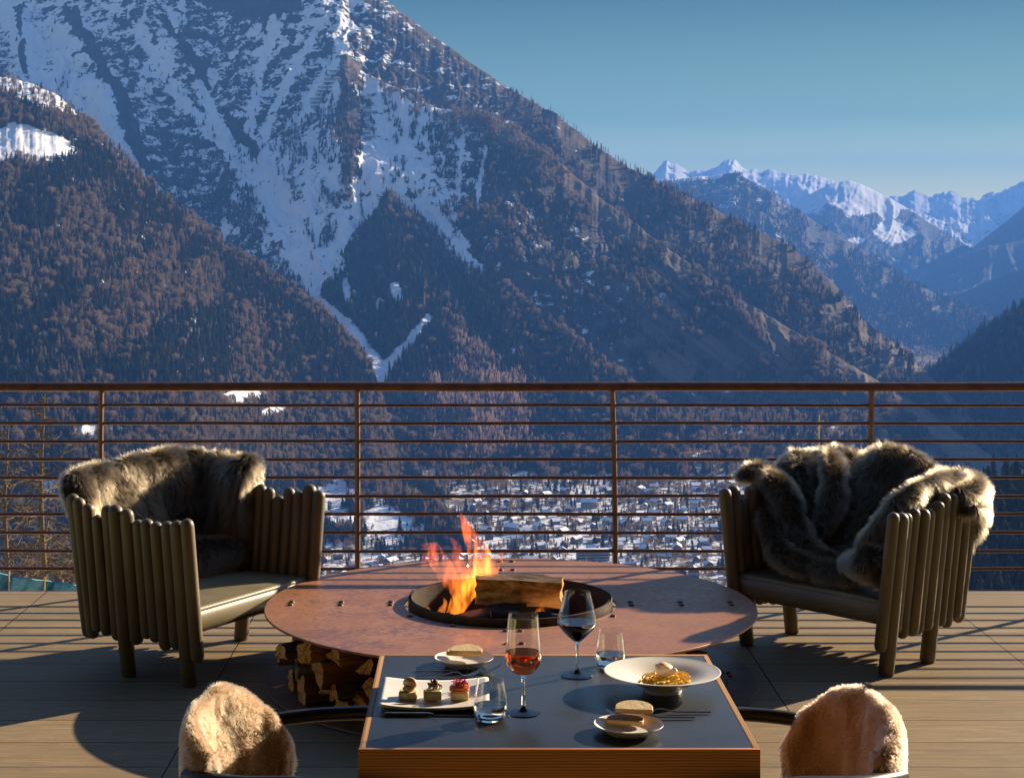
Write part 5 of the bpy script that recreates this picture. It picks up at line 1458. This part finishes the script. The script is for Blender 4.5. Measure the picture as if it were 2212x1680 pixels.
wine_glass(on(1130, 1540, TZ), [(.0035, .0835), (.016, .0850), (.0285, .0945), (.0372, .108), (.0398, .122), (.0388, .142), (.0362, .172), (.0323, .213)], .0357, .083, .1325, M_ROSE, 'tall wine glass of orange pink wine beside the water glass')
wine_glass(on(1246.5, 1459, TZ), [(.0035, .0800), (.012, .0830), (.0270, .0975), (.0420, .1145), (.0465, .1245), (.0455, .1350), (.0405, .1560), (.0302, .1960)], .0378, .080, .1255, M_RED, 'broad wine glass of dark red wine beyond the bowl of pasta')
def tumbler(loc, label):
    root = empty('water_glass', loc); tag(root, label, 'water glass')
    po = smooth_prof([(.0240, .0), (.0290, .0020), (.0335, .0105), (.0362, .0250), (.0352, .0400), (.0325, .0620), (.0288, .0860)])
    inn = smooth_prof([(.0, .0070), (.024, .0078), (.0320, .0130), (.0348, .0260), (.0339, .0400), (.0313, .0620), (.0278, .0860)])
    up = [p for p in po if p[1] > .006]
    MB().lathe(up + [(.0283, .0866)] + [p for p in inn if p[1] > .0130][::-1], 56).build('side', M_GLASS, root, 180)
    MB().lathe([(0, 0)] + [p for p in po if p[1] <= .0095] + [(.0300, .0098), (.024, .0072), (0, .0066)], 56).build('bottom', M_STEM, root, 60)
    pl = cut([(max(0, r - .0003), z + .0006) for r, z in inn], .0325)
    MB().lathe(pl + [(pl[-1][0] * .6, .0322), (0, .0322)], 56).build('water', M_WATER, root, 60)
tumbler(on(1059, 1554, TZ), 'stemless glass of water before the long plate of canapes')
tumbler(on(1318, 1440, TZ), 'stemless glass of water behind the rim of the pasta bowl')

# ---------------------------------------------------------------- crockery
M_CHINA = simple('white_china', (0.86, 0.84, 0.80), (0.82, 0.80, 0.76), .3, 3, spec=.5)
def round_plate(loc, R, label):
    o = MB().lathe([(0, .006), (R * .58, .006), (R * .66, .008), (R * .97, .0185), (R, .0205), (R * 1.0, .0185), (R * .68, .0035), (R * .62, 0), (R * .5, 0), (0, .002)][::-1], 72).build('bread_plate', M_CHINA, smooth=50, loc=loc)
    return tag(o, label, 'plate')
PB1 = on(1002, 1436, TZ); PB2 = on(1357.5, 1582, TZ)
round_plate(PB1, .070, 'small white plate of bread at the far edge of the table')
round_plate(PB2, .0715, 'small white plate of bread near the front of the table')
def bowl(loc):
    R = .129
    pr = [(0, .010), (.030, .0105), (.045, .014), (.060, .0235), (.095, .037), (R - .004, .0445), (R, .0455), (R, .0435), (.094, .0325), (.058, .017), (.0455, .0085), (.0435, .0), (.040, .0), (.039, .004), (0, .0045)]
    o = MB().lathe(smooth_prof(pr[::-1], 4), 96).build('pasta_bowl', M_CHINA, smooth=60, loc=loc); return tag(o, 'wide white shallow bowl holding pasta on the right of the table', 'bowl')
BP = on(1430, 1491, TZ); bowl(BP)
def long_plate():
    c = Vector((-.0845, 3.838, TZ)); hx, hy = .1205, .1175
    n = 25
    def z(u, v): return .0075 + .0095 * abs(u) ** 2.2 + .0035 * max(0, abs(v) - .55) / .45
    def rr_(u, v):                                             # rounded corners
        r = .12; du, dv = max(0, abs(u) - (1 - r)), max(0, abs(v) - (1 - r)); q = sqrt(du * du + dv * dv)
        if q > r: s = r / q; u = math.copysign(1 - r + du * s, u); v = math.copysign(1 - r + dv * s, v)
        return u, v
    top, bot = [], []
    for j in range(n):
        a, b_ = [], []
        for i in range(n):
            u, v = rr_(i / (n - 1) * 2 - 1, j / (n - 1) * 2 - 1)
            zz = z(u, v); a.append((u * hx, v * hy, zz)); b_.append((u * hx * .985, v * hy * .985, max(zz - .0055, 0.0004)))
        top.append(a); bot.append(b_)
    b = MB().grid(top).grid(bot)
    ring = lambda G: [G[0][i] for i in range(n)] + [G[j][-1] for j in range(1, n)] + [G[-1][i] for i in range(n - 2, -1, -1)] + [G[j][0] for j in range(n - 2, 0, -1)]
    b.grid([ring(top), ring(bot)], closed_v=True)
    MB_o = b.build('long_plate', M_CHINA, smooth=60, loc=c)
    bm_ = bmesh.new(); bm_.from_mesh(MB_o.data); bmesh.ops.remove_doubles(bm_, verts=bm_.verts, dist=1e-5); bmesh.ops.recalc_face_normals(bm_, faces=bm_.faces); bm_.to_mesh(MB_o.data); bm_.free()
    tag(MB_o, 'curved square white plate with three canapes on the left of the table', 'plate')
    return c
LP = long_plate()

# ---------------------------------------------------------------- food
M_CRUMB = simple('bread_crumb', (0.80, 0.64, 0.40), (0.64, 0.47, 0.26), .9, 40, bump=1.0, bscale=150, bdist=.003)
M_CRUST = simple('bread_crust', (0.46, 0.23, 0.080), (0.60, 0.36, 0.15), .75, 30, bump=.6, bscale=90, bdist=.002)
def slice_(loc, rz, tilt, L, H, T, label, roll_=0.0):
    """half-loaf slice: outline in x,z, thickness along y"""
    pts = []
    for i in range(25):
        a = pi * i / 24; x = cos(a); pts.append((x * L / 2 * (1 + .03 * sin(5 * a)), max(0, sin(a)) ** .62 * H))
    for i in range(1, 12): pts.append((-L / 2 + L * i / 12, -.0015 * sin(pi * i / 12)))
    n = len(pts); b = MB()
    rows = []
    for t_, sc in ((-T / 2, .955), (-T / 2 + .002, 1.0), (T / 2 - .002, 1.0), (T / 2, .955)):
        rows.append([(x * sc, t_, H * .42 + (z - H * .42) * sc) for x, z in pts])
    b.grid(rows[1:3], 1, closed_v=True)
    b.grid(rows[0:2], 1, closed_v=True); b.grid(rows[2:4], 1, closed_v=True)
    b.add(rows[0], [tuple(range(n))], 0); b.add(rows[3], [tuple(range(n))], 0)
    o = b.build('bread_slice', [M_CRUMB, M_CRUST], smooth=50)
    o.rotation_euler = Euler((tilt, roll_, rz)); o.location = loc; return tag(o, label, 'bread', 'slices of bread on the table')
q = PB1 + Vector((0, 0, .012))
slice_(q + Vector((-.004, .012, .012)), radians(-8), radians(-85), .078, .043, .010, 'pale bread slice lying under another on the far plate')
slice_(q + Vector((.004, -.018, .022)), radians(-4), radians(-81), .077, .043, .010, 'bread slice lying on top, its crust edge lit, on the far plate')
q = PB2 + Vector((0, 0, .012))
slice_(q + Vector((-.008, .018, .004)), radians(165), radians(86), .078, .044, .009, 'lower bread slice on the near plate, half covered by another')
slice_(q + Vector((.014, .040, .022)), radians(172), radians(80), .079, .044, .009, 'upper bread slice leaning on the other on the near plate')

def blob_mesh(R, sx, sy, sz, seed, amp=.18, f=60, sub=4):
    b = bmesh.new(); bmesh.ops.create_icosphere(b, subdivisions=sub, radius=1)
    co = np.array([v.co[:] for v in b.verts]); n = 1 + amp * fbm(co[:, 0] * R * f + seed, co[:, 1] * R * f, 4, seed, .55, co[:, 2] * R * f)
    for v, k in zip(b.verts, n): v.co = Vector((v.co.x * sx, v.co.y * sy, v.co.z * sz)) * (R * k)
    return b
def flesh(name, c1, c2, rough=.35, sss=.25, scale=70):
    t = NT(name); v = t.coord('Object'); f = t.noise(v, scale, 4, .6)
    return t.principled(t.ramp(f, [(.35, c1), (.65, c2)]), rough, 0, t.bump(f, .4, .002), .5, Subsurface_Weight=sss, Subsurface_Scale=.006)
M_PASTA = flesh('egg_pasta', (.88, .62, .09), (.80, .50, .05), .30, .15, 60)
M_LOBSTER = flesh('lobster_meat', (.90, .72, .54), (.86, .58, .42), .35, .3, 55)
M_TOAST = simple('toasted_bread', (.86, .68, .36), (.70, .48, .20), .9, 60, bump=1., bscale=220, bdist=.0025)
M_PRAWN = flesh('prawn', (.78, .52, .36), (.74, .38, .25), .3, .35, 90)
M_MOUSSE = flesh('chickpea_cream', (.50, .36, .17), (.40, .27, .11), .5, .1, 60)
M_ANCH = flesh('anchovy', (.20, .075, .035), (.32, .15, .075), .28, .1, 120)
M_LEMON = flesh('yellow_slice', (.62, .52, .15), (.70, .62, .30), .35, .2, 40)
M_SALMON = flesh('salmon', (.85, .16, .045), (.80, .24, .08), .25, .3, 80)
M_ONION = flesh('pickled_onion', (.62, .02, .10), (.70, .08, .20), .22, .25, 120)
def pasta():
    root = empty('pasta_portion', BP + Vector((.008, -.005, .011))); tag(root, 'mound of yellow ribbon pasta topped with lobster in the wide bowl', 'pasta')
    r = random.Random(8); b = MB()
    for k in range(74):
        a = r.uniform(0, 6.28); rad = .046 * sqrt(r.random()); hgt = .026 * (1 - (rad / .052) ** 2)
        x, y, z = rad * cos(a), rad * sin(a), .003 + hgt * r.uniform(.35, 1.05)
        R = r.uniform(.008, .019); th = r.uniform(0, 6.28); tl = r.uniform(-1.0, 1.0); sp = r.uniform(2.5, 5.5)
        pts = []
        for i in range(13):
            t = i / 12 * sp + th
            p = Vector((R * cos(t), R * sin(t) * cos(tl), R * sin(t) * sin(tl) * .8)) + Vector((x, y, z + .004 * i / 12))
            p.z = max(p.z, .0022); pts.append(p)
        b.tube(pts, .0024, 7, flat=.45)
    b.build('noodles', M_PASTA, root, 180)
    lo = MB().bm(blob_mesh(.0175, 1.1, .9, .85, 4, .35, 45, 4), 0, Matrix.Translation((-.006, -.002, .040)))
    lo.bm(blob_mesh(.012, 1.2, .8, .7, 9, .35, 70, 4), 0, Matrix.Translation((.012, -.006, .035)))
    lo.bm(blob_mesh(.009, 1, .9, .8, 12, .3, 80, 4), 0, Matrix.Translation((-.018, 0, .044)))
    lo.build('lobster', M_LOBSTER, root, 180)
pasta()
def canape(x, label, kind):
    base = LP + Vector((x, -.034, .0100)); root = empty('canape', base, radians((-4, 3, -2)[kind])); tag(root, label, 'canape')
    MB().box((0, 0, .0085), (.039, .036, .017), bevel=.0025, seg=3).build('bread_base', M_TOAST, root, 40)
    if kind == 0:
        MB().bm(blob_mesh(.0125, 1.0, .9, .62, 21, .22, 60), 0, Matrix.Translation((.001, -.002, .0225))).build('cream', M_MOUSSE, root, 180)
        b = MB(); pts = [Vector((.010 * cos(t) + .003, -.001 + .002 * t, .0325 + .0070 * sin(t))) for t in np.linspace(-1.0, 3.9, 16)]
        b.tube(pts, [.0045 + .0028 * sin(pi * (i / 15) ** .7) for i in range(16)], 12, roundcap=True)
        b.bm(blob_mesh(.0075, 1.2, .9, 1.0, 33, .3, 90), 0, Matrix.Translation((.003, 0, .037)))
        b.build('prawn', M_PRAWN, root, 180)
    elif kind == 1:
        MB().lathe([(0, 0), (.0175, .0), (.0185, .0012), (.0175, .0026), (0, .003)], 28, (.003, .001, .0172)).build('lemon_slice', M_LEMON, root, 40)
        b = MB(); r = random.Random(3)
        for k, (x0, dz) in enumerate(((-.008, .012), (-.002, .018), (.005, .017), (.009, .013))):
            pts = [Vector((x0 - .004 + .003 * sin(i), -.004 + .004 * k + .002 * cos(i * 1.3), .020 + dz * sin(pi * i / 9) * 1.1)) + Vector((.0016 * i, 0, 0)) for i in range(10)]
            b.tube(pts, [.0015 + .0035 * sin(pi * i / 9) for i in range(10)], 9, flat=.6)
        b.bm(blob_mesh(.0078, 1, .9, 1.35, 44, .25, 90), 0, Matrix.Translation((.006, .001, .031)))
        b.build('anchovy', M_ANCH, root, 180)
    else:
        b = MB()
        for k in range(3): b.bm(blob_mesh(.021, 1.08, .95, .26, 55 + k, .16, 45), 0, Matrix.Translation((.001 * (k - 1), .001 * k, .0195 + .0035 * k)))
        b.build('salmon', M_SALMON, root, 180)
        b = MB(); r = random.Random(6)
        for k in range(26):
            c = Vector((r.uniform(-.013, .015), r.uniform(-.009, .009), .031 + r.uniform(0, .008))); R = r.uniform(.004, .008); th = r.uniform(0, 6); tl = r.uniform(-1.3, 1.3)
            b.tube([c + Vector((R * cos(th + t), R * sin(th + t) * cos(tl), R * .7 * sin(th + t) * sin(tl))) for t in np.linspace(0, r.uniform(2.5, 5), 10)], .00115, 6)
        b.build('onion', M_ONION, root, 180)
canape(-.0575, 'bread canape topped with cream and a curled prawn', 0)
canape(-.0045, 'bread canape topped with yellow slice and brown anchovy', 1)
canape(.0560, 'bread canape topped with orange salmon and pink pickled onion', 2)

# ---------------------------------------------------------------- cutlery
M_STEEL = simple('polished_steel', (.55, .56, .58), None, .16, 20, metal=1.0)
def fork(loc, rz, L=.205, label='', tines=4):
    b = MB(); h = .0032
    b.tube([(-L * .5, 0, .0042), (-L * .1, 0, .0055), (L * .04, 0, .0115), (L * .12, 0, .0120)], [.0034, .0030, .0026, .0024], 10, flat=.55)
    b.tube([(L * .12, 0, .0120), (L * .17, 0, .0060), (L * .23, 0, .0042), (L * .29, 0, .0058)], [.0024, .003, .0085, .0105], 12, flat=.16)
    for k in range(tines):
        y = -.0088 + .0176 * k / (tines - 1)
        b.tube([(L * .285, y, .0058), (L * .38, y, .0095), (L * .50, y * .92, .0215)], [.0016, .0015, .0007], 6, flat=.7)
    o = b.build('fork', M_STEEL, smooth=60, loc=loc); o.rotation_euler.z = rz; return tag(o, label, 'fork')
fork(on(991, 1453, TZ) + Vector((.0, 0, .0)), radians(-3), .20, 'steel fork beyond the canape plate, tines toward the wine glass')
fork(on(972, 1462, TZ), radians(1), .16, 'steel fork half hidden behind the canape plate')
fork(on(1440, 1542, TZ), radians(183), .19, 'steel fork beside the foot of the pasta bowl, nearer the bowl')
fork(on(1404, 1553, TZ), radians(181), .19, 'steel fork just behind the near bread plate')
def knife(loc, rz, label):
    b = MB().tube([(-.105, 0, .0045), (-.10, 0, .0048), (-.01, 0, .0048), (0, 0, .0042)], [.0035, .0062, .0062, .0040], 12, flat=.62)
    P = [(0, -.004, .001), (.095, -.0085, .001), (.113, .004, .001), (.095, .0085, .001), (0, .004, .001)]
    b.add(P + [(x, y * .9, .0028) for x, y, z in P], [(4, 3, 2, 1, 0), (5, 6, 7, 8, 9)] + [(i, (i + 1) % 5, (i + 1) % 5 + 5, i + 5) for i in range(5)])
    o = b.build('table_knife', M_STEEL, smooth=40, loc=loc); o.rotation_euler.z = rz; return tag(o, label, 'knife')
knife(on(935, 1546, TZ), radians(-1), 'steel knife lying along the front of the canape plate')

# ================================================================ dining chairs with sheepskins
M_CHAIR = simple('black_chair_leather', (.012, .012, .014), (.008, .008, .009), .38, 20, bump=.3, bscale=220, bdist=.0008)
M_CSTEEL = simple('chair_frame_steel', (.10, .095, .09), None, .4, 20, metal=.6)
M_SKIN = simple('sheepskin_hide', (.36, .235, .145), None, .9, 12)
M_WOOL = hair_mat('sheepskin_wool', (.20, .105, .052), (.35, .225, .13), .55, var=.14)
M_WOOL2 = hair_mat('sheepskin_wool_rosy', (.20, .10, .058), (.35, .215, .135), .55, var=.14)
def shell_frame(f, m, lean=True):
    """f in -1..1 around the shell; m mirrors"""
    a = f * pi / 2
    p = Vector((-.20 - .092 * cos(a), .192 * sin(a) * m)); n = Vector((-cos(a), sin(a) * m)); 
    zt = float(np.interp(f, [-1, -.6, -.2, .15, .45, .75, 1], [.695, .735, .758, .764, .738, .675, .59]))
    return p, n, zt
def dining_chair(loc, rz, m, label, slabel, wool):
    root = empty('dining_chair', loc, rz); tag(root, label, 'chair', 'black dining chairs at the table')
    b = MB(); P = []; Q = []
    for i in range(41):
        f = i / 40 * 2 - 1; p, n, zt = shell_frame(f, m); row = []; row2 = []
        for j in range(9):
            z = .43 + (zt - .022 - .43) * j / 8; k = .022 * (z - .43) / .35
            row.append((p.x + n.x * k, p.y + n.y * k, z)); row2.append((p.x + n.x * (k + .010), p.y + n.y * (k + .010), z))
        P.append(row); Q.append(row2)
    b.grid(P).grid(Q)
    for G in ((P, Q),):
        b.grid([[r[-1] for r in P], [r[-1] for r in Q]]); b.grid([[r[0] for r in P], [r[0] for r in Q]]); b.grid([P[0], Q[0]]); b.grid([P[-1], Q[-1]])
    b.build('backrest', M_CHAIR, root, 40)
    MB().box((-.02, 0, .435), (.46, .46, .05), bevel=.02, seg=3).build('seat', M_CHAIR, root, 40)
    for s in (-1, 1):
        za = .668 if s * m > 0 else .672
        pts = [(-.27, s * .20, .655), (-.215, s * .235, .662), (-.12, s * .272, za), (.02, s * .274, za + .010), (.16, s * .268, za - .006), (.25, s * .252, za - .045), (.268, s * .245, .55), (.25, s * .235, .44)]
        b = MB(); b.tube(smooth_pts(pts), .019, 12, flat=.85, up=(0, 0, 1)); b.build('armrest', M_CHAIR, root, 60)
    for sx, sy in ((-.24, -.19), (-.24, .19), (.20, -.21), (.20, .21)):
        MB().tube([(sx, sy, .42), (sx * 1.15, sy * 1.12, 0)], [.013, .009], 10).build('leg', M_CSTEEL, root)
    if m > 0 or True:
        MB().box((-.326, .040 * m, .752), (.006, .026, .06), M=None).build('back_bracket', M_CSTEEL, root, 0)
    # the sheepskin folded over the shell
    def frame(s):
        p, n, zt = shell_frame(s, m); return p, n, zt, 1.0
    def section(s, zt, w):
        k = .022 * (zt - .43) / .35
        out = float(np.interp(s, [-1, -.5, .3, .7, 1], [.52, .47, .44, .46, .50])); low = .46
        return [(k + .012, out), (k + .022, out + .05), (k + .026, (out + zt) / 2), (k + .026, zt - .05), (k + .020, zt - .006), (k + .005, zt + .010), (k - .012, zt - .004), (k - .020, zt - .05), (k * .6 - .024, (zt + low) / 2), (-.028, low + .05), (-.04, low)]
    def disp(s, t): return .014 * nz1(s * 2.6 + t, t * 2.5, 61 + m) + .006 * nz1(s * 8, t * 6, 63)
    P = drape(frame, -.93, .97, 64, section, disp)
    b = MB().grid(P); o = b.build('sheepskin', M_SKIN, smooth=180, loc=loc); o.rotation_euler.z = rz; tag(o, slabel, 'sheepskin', 'sheepskins on the dining chairs')
    outward(o, None)
    fur(o, int(120000 * FURK), .0105, wool, .00055, seed=31 + m, wild=.42, clump=34, kn=.85, kf=.30, K=4, curl=.0012)
def smooth_pts(pts, k=5):
    P = [Vector(p) for p in pts]; Q = []
    for i in range(len(P) - 1):
        p0 = P[max(i - 1, 0)]; p1, p2 = P[i], P[i + 1]; p3 = P[min(i + 2, len(P) - 1)]
        for s in range(k):
            t = s / k; Q.append(.5 * ((2 * p1) + (p2 - p0) * t + (2 * p0 - 5 * p1 + 4 * p2 - p3) * t * t + (3 * p1 - p0 - 3 * p2 + p3) * t ** 3))
    Q.append(P[-1]); return Q
fl = Vector((.96, -.27)); 
ML = Vector((-.470, 3.775)); MR = Vector((.768, 3.775))
dining_chair((ML.x + .96 * .2, ML.y - .27 * .2, 0), atan2(-.27, .96), 1, 'black dining chair pulled up at the left side of the table', 'beige sheepskin over the dining chair left of the table', M_WOOL)
dining_chair((MR.x - .96 * .2, MR.y - .27 * .2, 0), atan2(-.27, -.96), -1, 'black dining chair pulled up at the right side of the table', 'rosy beige sheepskin over the dining chair right of the table', M_WOOL2)

# ================================================================ just beyond the railing
def branchy(seed, H, L0, n, wh=1.0, thick=.03, up=.15, twigs=9, zs=.06):
    r = random.Random(seed); t_, b = MB(), MB()
    t_.tube([(0.02 * sin(i), 0.02 * cos(i * 1.3), H * i / 8) for i in range(9)], [thick * (1 - i / 9.0) + .004 for i in range(9)], 8)
    for k in range(n):
        f = zs + (1 - zs) * (k + r.random()) / n; z = H * f; a = r.uniform(0, 6.28); L = L0 * (1 - f) ** .75 * r.uniform(.5, 1.15) + .06
        pts = []; d = Vector((cos(a), sin(a), r.uniform(-.15, .3) + up))
        p = Vector((0, 0, z))
        for i in range(6):
            pts.append(p.copy()); p = p + d.normalized() * L / 5; d = d + Vector((r.uniform(-.3, .3), r.uniform(-.3, .3), r.uniform(-.2, .28)))
        b.tube(pts, [thick * .22 * wh * (1 - i / 6.2) + .0012 for i in range(6)], 4)
        for q in range(twigs):
            i = r.randrange(1, 6); s = pts[i]; dd = Vector((r.uniform(-1, 1), r.uniform(-1, 1), r.uniform(-.5, .7))).normalized() * L * r.uniform(.12, .38)
            m_ = s + dd * .5 + Vector((0, 0, r.uniform(-.03, .03)))
            b.tube([s, m_, s + dd], [.003 * wh + .001, .0022 * wh + .0006, .0008], 3, caps=False)
    return t_, b
M_BROWNT = simple('dry_larch_twigs', (.13, .088, .05), (.085, .056, .033), .85, 20)
M_GOLDT = simple('pale_dead_branches', (.55, .37, .18), (.42, .27, .12), .85, 20)
def bare_tree(loc, seed, H, L, n, m, label, name='bare_larch', **k):
    root = empty(name, loc); tag(root, label, 'tree')
    a, b = branchy(seed, H, L, n, **k); a.build('trunk', m, root); b.build('branches', m, root, smooth=0)
p = at(92, 1262, 16.0); bare_tree((p.x, p.y, p.z - .3), 3, 2.05, .80, 44, M_BROWNT, 'bare brown larch with fine twigs beyond the railing, above the blue net', twigs=16, thick=.03, up=.1)
p = at(14, 1268, 15.0); bare_tree((p.x, p.y, p.z - .3), 9, 1.7, .75, 38, M_BROWNT, 'bushy bare larch cut by the photo edge above the blue net', twigs=16, thick=.024)
p = at(1766, 1290, 30.0); bare_tree((p.x, p.y, p.z - 3), 12, 6.15, 1.15, 40, M_GOLDT, 'pale dead conifer rising behind the right armchair', 'dead_conifer', twigs=10, thick=.05, wh=1.6, up=0)
p = at(1640, 1290, 34.0); bare_tree((p.x, p.y, p.z - 3), 15, 5.4, .35, 14, M_GOLDT, 'thin pale dead sapling behind the right armchair', 'dead_conifer', twigs=5, thick=.04, wh=1.4, up=.4)
# low scrub on the bank
for i, (x, y, d, H) in enumerate(((60, 1262, 17.5, .5), (130, 1258, 18.5, .55), (165, 1245, 20, .7), (30, 1250, 19, .5), (100, 1240, 21, .6), (185, 1262, 17, .45), (150, 1272, 16, .3))):
    p = at(x, y, d); a, b = branchy(50 + i, H, .5, 22, twigs=10, thick=.012, up=.5, zs=.0)
    b.v += a.v and []; o = b.build('scrub_bush', M_BROWNT, smooth=0, loc=(p.x, p.y, p.z - .12)); tag(o, 'low dry brown scrub on the snowy bank behind the blue net', 'bush', 'dry scrub on the bank')
def net():
    t = NT('safety_net_mesh'); v = t.coord('UV')
    M_ = simple('blue_net_cord', (.012, .20, .30), (.01, .15, .25), .7, 10)
    root = empty('safety_net', at(40, 1275, 13.2)); tag(root, 'sagging blue safety net on small stakes beyond the left corner of deck', 'net')
    b = MB(); n, mm = 150, 26
    tops = [(-60, 1232), (0, 1238), (20, 1241), (40, 1246), (58, 1247), (75, 1252), (95, 1252), (112, 1256), (135, 1258), (160, 1262), (180, 1266), (215, 1268), (232, 1276)]
    xs = np.linspace(-60, 232, n); ty = np.interp(xs, [t_[0] for t_ in tops], [t_[1] for t_ in tops]) + 1.2 * np.abs(np.sin(xs / 11.5))
    o0 = root.location
    G = []
    for j in range(mm):
        row = []
        for i in range(n):
            d = 13.2 + .25 * sin(xs[i] * .07 + j * .12) + .012 * j; row.append(at(xs[i], ty[i] + (1312 - ty[i]) * j / (mm - 1), d) - o0)
        G.append(row)
    for j in range(mm): b.tube(G[j], .0030 if j else .006, 4, caps=False)
    for i in range(n): b.tube([G[j][i] for j in range(0, mm, 3)] + [G[-1][i]], .0028, 3, caps=False)
    b.build('netting', M_, root, smooth=0, fix=False)
    for x in (18, 55, 95, 134, 214):
        p = at(x, float(np.interp(x, xs, ty)), 13.2) - o0
        MB().tube([p + Vector((0, .02, -.35)), p + Vector((0, .02, .022))], .006, 6).build('stake', M_GOLDT, root)
net()
p0, p1 = at(238, 1222, 14.4), at(272, 1262, 13.9)
o = MB().prism([(-.028, -.010), (.028, -.010), (.028, .010), (-.028, .010)], (0, 0, 0), tuple(p1 - p0)).build('timber_plank', simple('grey_plank', (.55, .50, .42), (.42, .38, .31), .8, 12), smooth=0, loc=p0)
tag(o, 'pale weathered plank leaning on the bank beside the left armchair', 'plank')
